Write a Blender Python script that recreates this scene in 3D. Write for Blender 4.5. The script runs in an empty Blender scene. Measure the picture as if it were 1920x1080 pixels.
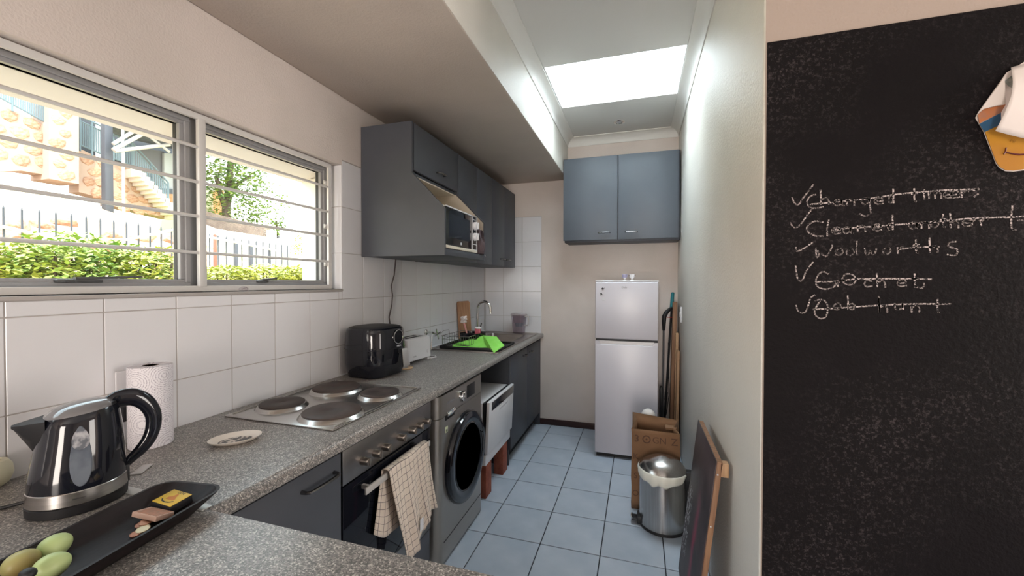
import bpy, bmesh, math, random
from mathutils import Vector, Matrix, noise
random.seed(7)
S = bpy.context.scene
COL = S.collection
PI = math.pi

# ------------------------------------------------------------ camera, sky, sun, portals, exposure
EYE = Vector((1.534, 0.0, 1.4128))
YAW, PITCH, ROLL, FPX = .3035, .0137, .0014, 758.75
_cy, _sy, _cp, _sp = math.cos(YAW), math.sin(YAW), math.cos(PITCH), math.sin(PITCH)
FW = Vector((-_sy*_cp, _cy*_cp, -_sp)); _r = Vector((_cy, _sy, 0)); _u = _r.cross(FW)
RT = math.cos(ROLL)*_r + math.sin(ROLL)*_u
UP = -math.sin(ROLL)*_r + math.cos(ROLL)*_u
cam = bpy.data.cameras.new('camera'); cam.sensor_width = 36; cam.lens = FPX/1920*36
cam.clip_start = .02; cam.clip_end = 300
co = bpy.data.objects.new('camera', cam); COL.objects.link(co)
M3 = Matrix((RT, UP, -FW)).transposed()
co.matrix_world = Matrix.Translation(EYE) @ M3.to_4x4()
S.camera = co

def P(ax, v, x, y):
    """the point of the plane x=, y= or z= v that a pixel of the 1920x1080 photograph shows"""
    d = FW + (x-960)/FPX*RT - (y-540)/FPX*UP
    i = 'xyz'.index(ax)
    return EYE + d*((v-EYE[i])/d[i])

world = bpy.data.worlds.new('sky'); S.world = world; world.use_nodes = True
nt = world.node_tree; nt.nodes.clear()
wo = nt.nodes.new('ShaderNodeOutputWorld'); bg = nt.nodes.new('ShaderNodeBackground')
tc = nt.nodes.new('ShaderNodeTexCoord'); sx = nt.nodes.new('ShaderNodeSeparateXYZ')
rp = nt.nodes.new('ShaderNodeValToRGB')
rp.color_ramp.elements[0].position = .0; rp.color_ramp.elements[0].color = (1.0, .93, .85, 1)
rp.color_ramp.elements[1].position = .7; rp.color_ramp.elements[1].color = (.72, .88, 1.0, 1)
nt.links.new(tc.outputs['Generated'], sx.inputs[0]); nt.links.new(sx.outputs['Z'], rp.inputs[0])
nt.links.new(rp.outputs[0], bg.inputs[0]); nt.links.new(bg.outputs[0], wo.inputs[0])
bg.inputs[1].default_value = 2.4

sun = bpy.data.lights.new('sun', 'SUN'); sun.energy = 2.8; sun.angle = math.radians(.6); sun.color = (1, .95, .87)
so = bpy.data.objects.new('sun', sun); COL.objects.link(so); so.location = (8, -4, 12)
so.rotation_euler = Vector((-.42, .72, -.80)).to_track_quat('-Z', 'Y').to_euler()

def portal(name, loc, sx_, sy_, d):
    l = bpy.data.lights.new(name, 'AREA'); l.shape = 'RECTANGLE'; l.size = sx_; l.size_y = sy_
    l.cycles.is_portal = True
    o = bpy.data.objects.new(name, l); COL.objects.link(o); o.location = loc
    o.rotation_euler = Vector(d).to_track_quat('-Z', 'Y').to_euler()
portal('window_portal', (-.3, .8, 1.7), 2.2, .75, (1, 0, 0))
def daylight(name, loc, sx_, sy_, d, L, col):
    """light in an opening: an area light of radiance L filling it"""
    l = bpy.data.lights.new(name, 'AREA'); l.shape = 'RECTANGLE'; l.size = sx_; l.size_y = sy_
    l.energy = L*PI*sx_*sy_; l.color = col
    o = bpy.data.objects.new(name, l); COL.objects.link(o); o.location = loc
    o.rotation_euler = Vector(d).to_track_quat('-Z', 'Y').to_euler()
daylight('skylight_daylight', (1.37, 2.8925, 3.54), .84, .63, (0, 0, -1), 7.5, (.84, .95, 1))
daylight('side_fill_light', (4.62, .62, 1.4), 1.1, 1.6, (-1, 0, 0), 2.1, (1, .90, .83))  # added fill for the left wall, in an unseen opening made for it
daylight('rear_fill_light', (1.5, -4.22, 1.2), 1.2, 2.0, (0, 1, 0), 6, (1, .89, .80))  # added fill from an unseen rear opening, aimed at the corridor's far end

S.view_settings.view_transform = 'Standard'; S.view_settings.look = 'None'
S.view_settings.exposure = 1.4; S.view_settings.gamma = 1; S.view_settings.use_curve_mapping = False
S.cycles.use_denoising = True
S.cycles.max_bounces = 10; S.cycles.diffuse_bounces = 6; S.cycles.transparent_max_bounces = 12
S.cycles.caustics_reflective = False; S.cycles.caustics_refractive = False
S.cycles.sample_clamp_indirect = 6

# ------------------------------------------------------------ materials
MATS = {}
def mat(name, col, rough=.5, metal=0, spec=.5, col2=None, scale=8, detail=3, bump=0, bscale=60, coat=0, alpha=1, trans=0, mixr=(.4, .6), aniso=None, vary=0, ior=1.45):
    m = bpy.data.materials.new(name); m.use_nodes = True
    n = m.node_tree.nodes; L = m.node_tree.links; b = n['Principled BSDF']
    b.inputs['Base Color'].default_value = (*col, 1); b.inputs['Roughness'].default_value = rough
    b.inputs['Metallic'].default_value = metal; b.inputs['Specular IOR Level'].default_value = spec
    b.inputs['Coat Weight'].default_value = coat; b.inputs['Coat Roughness'].default_value = .05
    b.inputs['Transmission Weight'].default_value = trans; b.inputs['IOR'].default_value = ior
    b.inputs['Alpha'].default_value = alpha
    t = n.new('ShaderNodeTexCoord')
    if col2:
        z = n.new('ShaderNodeTexNoise'); z.inputs['Scale'].default_value = scale; z.inputs['Detail'].default_value = detail
        mp = n.new('ShaderNodeMapping')
        if aniso: mp.inputs['Scale'].default_value = aniso
        L.new(t.outputs['Object'], mp.inputs[0]); L.new(mp.outputs[0], z.inputs['Vector'])
        r = n.new('ShaderNodeValToRGB'); r.color_ramp.elements[0].position, r.color_ramp.elements[1].position = mixr
        r.color_ramp.elements[0].color = (*col, 1); r.color_ramp.elements[1].color = (*col2, 1)
        L.new(z.outputs['Fac'], r.inputs[0]); src = r.outputs[0]
        if vary:
            oi = n.new('ShaderNodeObjectInfo'); hs = n.new('ShaderNodeHueSaturation')
            mr = n.new('ShaderNodeMapRange'); mr.inputs[3].default_value = 1-vary; mr.inputs[4].default_value = 1+vary
            L.new(oi.outputs['Random'], mr.inputs[0]); L.new(mr.outputs[0], hs.inputs['Value'])
            L.new(src, hs.inputs['Color']); src = hs.outputs[0]
        L.new(src, b.inputs['Base Color'])
    if bump:
        z2 = n.new('ShaderNodeTexNoise'); z2.inputs['Scale'].default_value = bscale; z2.inputs['Detail'].default_value = 3
        L.new(t.outputs['Object'], z2.inputs['Vector'])
        bp = n.new('ShaderNodeBump'); bp.inputs['Strength'].default_value = bump; bp.inputs['Distance'].default_value = .004
        L.new(z2.outputs['Fac'], bp.inputs['Height']); L.new(bp.outputs[0], b.inputs['Normal'])
    MATS[name] = m
    return m

plaster = mat('plaster', (.66, .585, .54), .75, col2=(.60, .535, .49), scale=2, bump=.35, bscale=140)
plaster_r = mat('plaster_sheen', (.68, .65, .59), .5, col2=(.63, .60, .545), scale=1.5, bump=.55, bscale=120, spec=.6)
plaster_s = mat('plaster_shade_tint', (.56, .475, .41), .6, col2=(.52, .44, .38), scale=2, bump=.4, bscale=120)  # wall plaster with the soffit's brown shade put into its colour
ceil_m = mat('ceiling_board', (.66, .65, .63), .8, bump=.1, bscale=300)
cornice_m = mat('cornice_paint', (.72, .71, .68), .6)
white_out = mat('outer_reveal_paint', (.84, .80, .74), .8)
tile_w = mat('wall_tile_glaze', (.715, .71, .73), .14, col2=(.70, .69, .71), scale=3, vary=.02, bump=.03, bscale=8)
grout_w = mat('wall_grout', (.40, .37, .35), .9)
tile_f = mat('floor_tile_glaze', (.36, .42, .50), .30, col2=(.46, .51, .58), scale=5, detail=5, vary=.05, mixr=(.3, .7), bump=.05, bscale=20)
grout_f = mat('floor_grout', (.035, .04, .05), .9)
skirt_m = mat('dark_skirting', (.035, .014, .013), .4)
alu = mat('grey_aluminium', (.29, .285, .29), .45, metal=.1)
seal = mat('rubber_seal', (.02, .02, .02), .6)
bar_w = mat('white_gloss_steel', (.62, .60, .58), .3)
cab = mat('charcoal_laminate', (.064, .069, .082), .5, spec=.4, col2=(.072, .077, .091), scale=3, bump=.04, bscale=400)
cab_in = mat('cream_melamine', (.72, .64, .53), .5)
dark = mat('dark_void', (.012, .012, .014), .7)
steel = mat('brushed_steel', (.55, .53, .51), .26, metal=1, col2=(.47, .45, .43), scale=3, aniso=(1, 1, 60))
steel_d = mat('oven_steel', (.30, .285, .28), .34, metal=1)
chrome = mat('chrome', (.72, .71, .70), .08, metal=1)
handle_m = mat('dark_chrome', (.22, .21, .21), .18, metal=1)
blk_gloss = mat('black_gloss_plastic', (.008, .009, .014), .07, coat=.3)
blk_glass = mat('black_glass', (.006, .007, .011), .04)
blk_mat = mat('black_matt_plastic', (.012, .012, .014), .5)
white_pl = mat('white_plastic', (.74, .73, .75), .3)
white_en = mat('white_enamel', (.56, .54, .585), .3, bump=.02, bscale=500)
plate_m = mat('cast_iron_plate', (.040, .030, .027), .55, col2=(.065, .045, .038), scale=12, bump=.1, bscale=300)
print_d = mat('dark_print', (.03, .03, .035), .6)
print_g = mat('grey_print', (.30, .30, .32), .5)
print_w = mat('pale_print', (.6, .6, .62), .5)

def worktop_mat():
    m = bpy.data.materials.new('speckled_laminate'); m.use_nodes = True
    n = m.node_tree.nodes; L = m.node_tree.links; b = n['Principled BSDF']
    t = n.new('ShaderNodeTexCoord')
    v = n.new('ShaderNodeTexVoronoi'); v.inputs['Scale'].default_value = 380; L.new(t.outputs['Object'], v.inputs['Vector'])
    r = n.new('ShaderNodeValToRGB'); e = r.color_ramp.elements; r.color_ramp.interpolation = 'CONSTANT'
    e[0].position = 0; e[0].color = (.11, .105, .10, 1); e[1].position = .28; e[1].color = (.18, .168, .16, 1)
    for p, c in ((.5, (.235, .215, .20)), (.72, (.33, .30, .275)), (.88, (.52, .48, .44))):
        q = e.new(p); q.color = (*c, 1)
    sc = n.new('ShaderNodeSeparateColor'); L.new(v.outputs['Color'], sc.inputs[0]); L.new(sc.outputs[0], r.inputs[0])
    z = n.new('ShaderNodeTexNoise'); z.inputs['Scale'].default_value = 60; z.inputs['Detail'].default_value = 4
    L.new(t.outputs['Object'], z.inputs['Vector'])
    mx = n.new('ShaderNodeMix'); mx.data_type = 'RGBA'; mx.blend_type = 'OVERLAY'; mx.inputs[0].default_value = .25
    L.new(r.outputs[0], mx.inputs[6]); L.new(z.outputs['Fac'], mx.inputs[7]); L.new(mx.outputs[2], b.inputs['Base Color'])
    b.inputs['Roughness'].default_value = .33; b.inputs['Specular IOR Level'].default_value = .45
    bp = n.new('ShaderNodeBump'); bp.inputs['Strength'].default_value = .08; bp.inputs['Distance'].default_value = .001
    L.new(sc.outputs[1], bp.inputs['Height']); L.new(bp.outputs[0], b.inputs['Normal'])
    return m
worktop_m = worktop_mat()

def glass_mat(name, tint=(1, 1, 1), refl=.08):
    m = bpy.data.materials.new(name); m.use_nodes = True; n = m.node_tree.nodes; L = m.node_tree.links; n.clear()
    o = n.new('ShaderNodeOutputMaterial'); tr = n.new('ShaderNodeBsdfTransparent'); tr.inputs[0].default_value = (*tint, 1)
    g = n.new('ShaderNodeBsdfGlossy'); g.inputs['Roughness'].default_value = .02
    f = n.new('ShaderNodeFresnel'); f.inputs[0].default_value = 1.4
    mx = n.new('ShaderNodeMixShader'); ge = n.new('ShaderNodeNewGeometry'); bf = n.new('ShaderNodeMath'); bf.operation = 'SUBTRACT'; bf.inputs[0].default_value = 1; L.new(ge.outputs['Backfacing'], bf.inputs[1])
    mu = n.new('ShaderNodeMath'); mu.operation = 'MULTIPLY'; L.new(f.outputs[0], mu.inputs[0]); L.new(bf.outputs[0], mu.inputs[1])
    L.new(mu.outputs[0], mx.inputs[0]); L.new(tr.outputs[0], mx.inputs[1]); L.new(g.outputs[0], mx.inputs[2])
    L.new(mx.outputs[0], o.inputs[0]); return m
pane_m = glass_mat('window_glass', (.97, .99, .98))
clear_pl = glass_mat('clear_plastic', (.90, .88, .90))

# ------------------------------------------------------------ mesh helpers
class MB:
    """collects shapes; build() links them as one mesh object"""
    def __init__(s): s.bm = bmesh.new(); s.mats = []
    def mi(s, m):
        if m is None: return 0
        if m not in s.mats: s.mats.append(m)
        return s.mats.index(m)
    def add(s, bm2, m=None):
        i = s.mi(m)
        for f in bm2.faces: f.material_index = i
        me = bpy.data.meshes.new('t'); bm2.to_mesh(me); bm2.free(); s.bm.from_mesh(me); bpy.data.meshes.remove(me)
        return s
    def box(s, x0, x1, y0, y1, z0, z1, bev=0, m=None, seg=2, xf=None, tilt=None):
        b = bmesh.new(); bmesh.ops.create_cube(b, size=1)
        for v in b.verts: v.co = Vector(((x0+x1)/2+v.co.x*(x1-x0), (y0+y1)/2+v.co.y*(y1-y0), (z0+z1)/2+v.co.z*(z1-z0)))
        if bev: bmesh.ops.bevel(b, geom=b.edges[:], offset=min(bev, .49*min(x1-x0, y1-y0, z1-z0)), segments=seg, affect='EDGES', profile=.5)
        if xf: bmesh.ops.transform(b, matrix=xf, verts=b.verts)
        return s.add(b, m)
    def loft(s, rings, m=None, cap=True, closed=True):
        b = bmesh.new(); R = [[b.verts.new(p) for p in r] for r in rings]
        n = len(rings[0])
        for a, c in zip(R, R[1:]):
            for i in range(n if closed else n-1):
                j = (i+1) % n
                try: b.faces.new((a[i], a[j], c[j], c[i]))
                except ValueError: pass
        if cap:
            b.faces.new(R[0][::-1]); b.faces.new(R[-1])
        bmesh.ops.remove_doubles(b, verts=b.verts, dist=1e-6)
        bmesh.ops.recalc_face_normals(b, faces=b.faces)
        return s.add(b, m)
    def lathe(s, prof, c=(0, 0, 0), seg=32, m=None, sx=1, sy=1, ax='z'):
        rings = []
        for r, z in prof:
            ring = []
            for i in range(seg):
                a = 2*PI*i/seg; p = Vector((r*math.cos(a)*sx, r*math.sin(a)*sy, z))
                if ax == 'x': p = Vector((p.z, p.x, p.y))
                if ax == 'y': p = Vector((p.x, p.z, p.y))
                ring.append(p+Vector(c))
            rings.append(ring)
        return s.loft(rings, m, cap=prof[0][0] > 1e-5 or prof[-1][0] > 1e-5) if prof[0][0] > 1e-5 and prof[-1][0] > 1e-5 else s._poles(rings, prof, m)
    def _poles(s, rings, prof, m):
        b = bmesh.new(); R = []
        for r, pr in zip(rings, prof):
            R.append([b.verts.new(sum(r, Vector())/len(r))] if pr[0] <= 1e-5 else [b.verts.new(p) for p in r])
        for a, c in zip(R, R[1:]):
            n = max(len(a), len(c))
            for i in range(n):
                j = (i+1) % n
                f = [a[i % len(a)], a[j % len(a)], c[j % len(c)], c[i % len(c)]]
                g = []
                for v in f:
                    if v not in g: g.append(v)
                if len(g) > 2:
                    try: b.faces.new(g)
                    except ValueError: pass
        if len(R[0]) > 1: b.faces.new(R[0][::-1])
        if len(R[-1]) > 1: b.faces.new(R[-1])
        bmesh.ops.recalc_face_normals(b, faces=b.faces)
        return s.add(b, m)
    def tube(s, pts, r, seg=8, m=None, closed=False, flat=1, upv=None):
        pts = [Vector(p) for p in pts]; n = len(pts); rings = []; up = None
        rr = r if isinstance(r, (list, tuple)) else [r]*n
        for i, p in enumerate(pts):
            if closed: d = pts[(i+1) % n]-pts[i-1]
            else: d = pts[min(i+1, n-1)]-pts[max(i-1, 0)]
            d.normalize()
            if up is None:
                up = Vector(upv) if upv else (Vector((0, 0, 1)) if abs(d.z) < .9 else Vector((1, 0, 0)))
            x = d.cross(up); x.normalize(); y = x.cross(d); y.normalize(); up = y
            rings.append([p+rr[i]*(math.cos(2*PI*k/seg)*x+flat*math.sin(2*PI*k/seg)*y) for k in range(seg)])
        if closed: rings.append(rings[0])
        return s.loft(rings, m, cap=not closed)
    def prism(s, poly, ax, a, b_, m=None, bev=0):
        """poly of 2-D points in the other two axes (x,y,z order), extruded along ax"""
        def P3(q, t):
            return {'x': (t, q[0], q[1]), 'y': (q[0], t, q[1]), 'z': (q[0], q[1], t)}[ax]
        b = bmesh.new(); A = [b.verts.new(P3(q, a)) for q in poly]; B = [b.verts.new(P3(q, b_)) for q in poly]
        b.faces.new(A); b.faces.new(B[::-1])
        for i in range(len(poly)):
            j = (i+1) % len(poly); b.faces.new((A[i], B[i], B[j], A[j]))
        bmesh.ops.recalc_face_normals(b, faces=b.faces)
        if bev: bmesh.ops.bevel(b, geom=b.edges[:], offset=bev, segments=1, affect='EDGES')
        return s.add(b, m)
    def poly(s, pts, m=None):
        b = bmesh.new(); b.faces.new([b.verts.new(p) for p in pts]); return s.add(b, m)
    def ell(s, c, r, m=None, sub=3):
        b = bmesh.new(); bmesh.ops.create_icosphere(b, subdivisions=sub, radius=1)
        for v in b.verts: v.co = Vector((c[0]+v.co.x*r[0], c[1]+v.co.y*r[1], c[2]+v.co.z*r[2]))
        return s.add(b, m)
    def grid(s, f, nu, nv, m=None, th=0):
        b = bmesh.new(); V = [[b.verts.new(f(i/(nu-1), j/(nv-1))) for j in range(nv)] for i in range(nu)]
        for i in range(nu-1):
            for j in range(nv-1): b.faces.new((V[i][j], V[i+1][j], V[i+1][j+1], V[i][j+1]))
        if th: bmesh.ops.solidify(b, geom=b.faces[:], thickness=th)
        return s.add(b, m)
    def xf(s, M): bmesh.ops.transform(s.bm, matrix=M, verts=s.bm.verts); return s
    def build(s, name, m=None, parent=None, smooth=35, world=False, kind=None, label=None):
        me = bpy.data.meshes.new(name)
        if world and parent is not None: bmesh.ops.translate(s.bm, verts=s.bm.verts, vec=-world_loc(parent))
        s.bm.to_mesh(me); s.bm.free()
        if s.mats:
            for q in s.mats: me.materials.append(q)
        elif m: me.materials.append(m)
        if smooth:
            for p in me.polygons: p.use_smooth = True
            me.set_sharp_from_angle(angle=math.radians(smooth))
        o = bpy.data.objects.new(name, me); COL.objects.link(o)
        if parent: o.parent = parent
        if kind: o['kind'] = kind
        if label: o['label'] = label
        return o
def world_loc(o):
    v = Vector(o.location)
    while o.parent: o = o.parent; v += Vector(o.location)
    return v
def tag(o, label, cat, group=None):
    o['label'] = label; o['category'] = cat
    if group: o['group'] = group
    return o
def thing(name, label, cat, loc=(0, 0, 0), rz=0, group=None):
    o = bpy.data.objects.new(name, None); COL.objects.link(o); o.empty_display_size = .05
    o.location = loc; o.rotation_euler = (0, 0, rz)
    return tag(o, label, cat, group)
def dup(root, loc, rz=None, label=None, group=None, scale=None):
    r = root.copy(); COL.objects.link(r); r.location = loc
    if rz is not None: r.rotation_euler = (0, 0, rz)
    if scale: r.scale = scale
    if label: r['label'] = label
    if group: r['group'] = group
    for ch in list(root.children):
        c = ch.copy(); COL.objects.link(c); c.parent = r
        for g in ch.children:
            d = g.copy(); COL.objects.link(d); d.parent = c
    return r
def box(name, x0, x1, y0, y1, z0, z1, m, parent=None, bev=0, world=True, **k):
    return MB().box(x0, x1, y0, y1, z0, z1, bev).build(name, m, parent, world=world, **k)
def struct(o): o['kind'] = 'structure'; return o
def mesh_part(name, me, parent, loc):
    o = bpy.data.objects.new(name, me); COL.objects.link(o); o.parent = parent; o.location = Vector(loc)-(world_loc(parent) if parent else Vector()); return o
_fc = {}
def text(name, body, size, M, m, parent, depth=.0004, world=True, align='CENTER', sx_=1):
    c = bpy.data.curves.new(name, 'FONT'); c.body = body; c.size = size; c.extrude = depth; c.align_x = align; c.align_y = 'CENTER'
    c.resolution_u = 3
    o = bpy.data.objects.new(name, c); COL.objects.link(o)
    bpy.context.view_layer.update()
    me = bpy.data.meshes.new_from_object(o.evaluated_get(bpy.context.evaluated_depsgraph_get()))
    bpy.data.objects.remove(o)
    me.name = name; me.materials.clear(); me.materials.append(m)
    me.transform(M @ Matrix.Diagonal((sx_, 1, 1, 1)))
    if world and parent: me.transform(Matrix.Translation(-world_loc(parent)))
    o = bpy.data.objects.new(name, me); COL.objects.link(o); o.parent = parent; return o
def frame_x(c, roll=0):   # text on a face that looks towards +X (reads along +Y)
    return Matrix.Translation(c) @ Matrix(((0, 0, 1, 0), (1, 0, 0, 0), (0, 1, 0, 0), (0, 0, 0, 1)))
def frame_y(c):           # text on a face that looks towards -Y (reads along +X)
    return Matrix.Translation(c) @ Matrix.Rotation(PI/2, 4, 'X')
def bar_handle(name, a, b, out, parent, m=handle_m, r=.0045):
    a, b, out = Vector(a), Vector(b), Vector(out); d = (b-a)*.12
    pts = [a, a+out*.6, a+out*.92+d*.35, a+out+d, (a+b)/2+out*1.08, b+out-d, b+out*.92-d*.35, b+out*.6, b]
    return MB().tube(pts, [r*1.3, r, r, r*1.1, r*1.3, r*1.1, r, r, r*1.3], 8).build(name, m, parent, world=True)

# ------------------------------------------------------------ room shell
CT = .907            # worktop top
ZC = 2.80; ZS = 2.412; XS = .865; XR = 1.87; YB = 3.937; YC = 1.32
WT0, WT1 = -.3, 1.82   # window opening
WZ0, WZ1 = 1.375, 2.046
wl = MB()
wl.box(-.25, -.004, -4.2, 4.14, -.2, WZ0).box(-.25, -.004, -4.2, WT0, WZ0, WZ1).box(-.25, -.004, WT1, 4.14, WZ0, WZ1).box(-.25, -.004, -4.2, 4.14, WZ1, 3.1)
wall_left = struct(wl.build('wall_left', plaster))
MB().prism([(-.26, 1.966), (-.127, 2.006), (-.127, WZ1-.001), (-.26, WZ1-.001)], 'y', WT0, WT1).build('lintel', white_out, wall_left)
MB().box(-.26, -.127, WT1-.012, WT1-.0005, WZ0, 1.982).build('outer_reveal', white_out, wall_left)
# plaster face above the tiles and the window sits at X=0
MB().box(-.004, .0, -4, 1.9935, 2.075, ZS).box(-.004, 0, -4, WT1-.0, WZ1, 2.075).box(-.004, 0, 1.9935, YB, 2.075, ZS).build('plaster_face', plaster, wall_left)
wall_back = struct(box('wall_back', -.25, 2.07, YB+.004, 4.16, -.2, 3.1, plaster))
MB().box(.6088, XR, YB, YB+.004, 0, ZC).box(0, .6088, YB, YB+.004, 2.073, ZC).build('plaster_face', plaster, wall_back)
wall_right = struct(box('wall_right', XR, 2.0, YC, 4.14, -.2, 3.1, plaster_r, bev=.006, smooth=50))
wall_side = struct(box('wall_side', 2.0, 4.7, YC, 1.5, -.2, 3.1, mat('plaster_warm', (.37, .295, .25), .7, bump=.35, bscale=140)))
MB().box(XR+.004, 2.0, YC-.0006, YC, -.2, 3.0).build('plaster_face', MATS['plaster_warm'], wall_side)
wall_far = struct(MB().box(4.6, 4.8, -4.2, .07, -.2, 3.1).box(4.6, 4.8, 1.17, YC, -.2, 3.1).box(4.6, 4.8, .07, 1.17, -.2, .6).box(4.6, 4.8, .07, 1.17, 2.2, 3.1).build('wall_far', plaster))
wr = MB(); wr.box(-.25, .9, -4.4, -4.2, -.2, 3.1).box(2.1, 4.8, -4.4, -4.2, -.2, 3.1).box(.9, 2.1, -4.4, -4.2, 2.2, 3.1).box(.9, 2.1, -4.4, -4.2, -.2, .2)
wall_rear = struct(wr.build('wall_rear', plaster))
floor = struct(box('floor', -.25, 4.8, -4.4, 4.16, -.2, -.006, grout_f))
# tiles of the kitchen floor
gx, gy, g = .7145, 3.7061, .3179
def fulltile(w, h, th, ax, m, gap=.004):
    b = MB()
    if ax == 'z': b.box(gap/2, w-gap/2, gap/2, h-gap/2, -th, 0, .0015, seg=1)
    elif ax == 'x': b.box(-th, 0, gap/2, w-gap/2, gap/2, h-gap/2, .0012, seg=1)
    else: b.box(gap/2, w-gap/2, 0, th, gap/2, h-gap/2, .0012, seg=1)
    me = bpy.data.meshes.new('tile'); b.bm.to_mesh(me); b.bm.free(); me.materials.append(m)
    return me
_tm = {}
def tile(ax, x, y, z, w, h, m, parent, gap, th):
    k = (ax, round(w, 3), round(h, 3))
    if k not in _tm: _tm[k] = fulltile(w, h, th, ax, m, gap)
    return mesh_part('tile', _tm[k], parent, (x, y, z))
for i in range(-1, 4):
    x0 = gx+g*(i); x1 = min(x0+g, XR)
    for j in range(0, 13):
        y1 = gy-g*(j-1); y0 = y1-g; y1 = min(y1, YB)
        if y1-y0 < .02: continue
        tile('z', x0, y0, 0, x1-x0, y1-y0, tile_f, floor, .0055, .006)
MB().box(.0, 4.6, -4.2, gy-g*12-.002, -.006, 0).box(XR, 4.6, gy-g*12, YC, -.006, 0).build('floor_covering', tile_f, floor)
# wall tiles, left wall
rows = [(CT-.005, 1.071), (1.071, 1.321), (1.321, 1.571), (1.571, 1.821), (1.821, 2.071)]
tY = [.5935+.2*k for k in range(-4, 18)]
for z0, z1 in rows:
    for y0 in tY:
        y1 = min(y0+.2, YB)
        if z0 >= 1.571-.01:
            if y1 <= WT1 or y0 > 1.98: continue
            y0 = max(y0, WT1)
        zz = z1
        if abs(z0-1.321) < .01 and y0 < WT1:
            if y1 > WT1:   # the tile that turns the window's corner: cut in two
                tile('x', .0, y0, z0, WT1-y0, WZ0-.012-z0, tile_w, wall_left, .003, .004)
                tile('x', .0, WT1, z0, y1-WT1, z1-z0, tile_w, wall_left, .003, .004); continue
            zz = WZ0-.012
        tile('x', .0, y0, z0, y1-y0, zz-z0, tile_w, wall_left, .003, .004)
MB().box(-.004, -.0012, -4, YB, CT-.02, WZ0-.012).box(-.004, -.0012, WT1, YB, WZ0-.012, 2.073).build('grout', grout_w, wall_left)
for z0, z1 in rows:
    for k in range(3):
        tile('y', .0088+.2*k, YB, z0, .2, z1-z0, tile_w, wall_back, .003, .004)
MB().box(0, .6088, YB+.0012, YB+.004, CT-.02, 2.072).build('grout', grout_w, wall_back)
# reveal tiles of the window: right jamb, sill
for z0, z1 in ((WZ0, 1.571), (1.571, 1.821), (1.821, WZ1)):
    MB().box(-.10, 0, WT1-.006, WT1-.0005, z0+.001, z1-.001, .001, seg=1).build('reveal_tile', tile_w, wall_left)
sill = MB().box(-.115, .006, WT0, WT1, WZ0-.012, WZ0, .002, m=grout_w).build('sill', alu, wall_left)
# ceilings
hx0, hx1, hy0, hy1 = .945, 1.795, 2.575, 3.21
cl = MB()
cl.box(XS-.02, 4.7, -4.3, hy0, ZC, ZC+.02).box(XS-.02, hx0, hy0, hy1, ZC, ZC+.02).box(hx1, 4.7, hy0, hy1, ZC, ZC+.02).box(XS-.02, 4.7, hy1, 4.1, ZC, ZC+.02)
ceiling = struct(cl.build('ceiling', ceil_m))
# roof slab and the shaft up to the skylight
ZT = 3.55
sh = MB()
for a in ((hx0-.15, hx0, hy0-.15, hy1+.15), (hx1, hx1+.15, hy0-.15, hy1+.15), (hx0, hx1, hy0-.15, hy0), (hx0, hx1, hy1, hy1+.15)):
    sh.box(*a, ZC+.021, ZT)
shaft = sh.build('skylight_shaft', mat('shaft_white', (.86, .87, .88), .8)); struct(shaft)
skl = MB().box(hx0-.1, hx1+.1, hy0-.1, hy1+.1, ZT+.002, ZT+.008).build('window_2', pane_m); struct(skl)
roof = MB().box(-.25, hx0-.15, -4.4, 4.16, 3.1, 3.2).box(hx1+.15, 4.8, -4.4, 4.16, 3.1, 3.2).box(hx0-.15, hx1+.15, -4.4, hy0-.15, 3.1, 3.2).box(hx0-.15, hx1+.15, hy1+.15, 4.16, 3.1, 3.2).build('roof', plaster); struct(roof)
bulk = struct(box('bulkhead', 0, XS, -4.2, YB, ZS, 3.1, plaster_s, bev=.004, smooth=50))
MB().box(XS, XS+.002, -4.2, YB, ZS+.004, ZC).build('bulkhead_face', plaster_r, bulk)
# cornices: cove profile
def cove(sign, r=.062):
    pts = [(0, 0), (.006*sign, 0)]
    for k in range(7):
        a = PI/2*k/6; pts.append((sign*(.008+r*(1-math.cos(a))), -(-.068)*0-.0+ .006+ r*math.sin(a)))
    pts += [(sign*(.008+r), .075), (0, .075)]
    return pts
zc0 = ZC-.075
struct(MB().prism([(XS+.002+a, zc0+b) for a, b in cove(1)], 'y', -4.2, YB).build('trim_1', cornice_m, smooth=30))
struct(MB().prism([(XR+a, zc0+b) for a, b in cove(-1)], 'y', YC, YB).build('trim_2', cornice_m, smooth=30))
struct(MB().prism([(YB+a, zc0+b) for a, b in cove(-1)], 'x', XS+.003, XR).build('trim_3', cornice_m, smooth=30))
struct(box('baseboard_back', .53, XR, YB-.014, YB, 0, .058, skirt_m, bev=.003))
# recessed downlight
dl = thing('downlight', 'small round recessed ceiling downlight beyond the skylight', 'light', (1.365, 3.63, ZC))
MB().lathe([(.030, -.001), (.034, -.006), (.046, -.004), (.048, 0)], seg=32).build('trim_ring', chrome, dl)
MB().lathe([(.0, -.002), (.012, -.0045), (.02, -.002), (.029, -.0005)], seg=24).build('lamp', print_w, dl)

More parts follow.
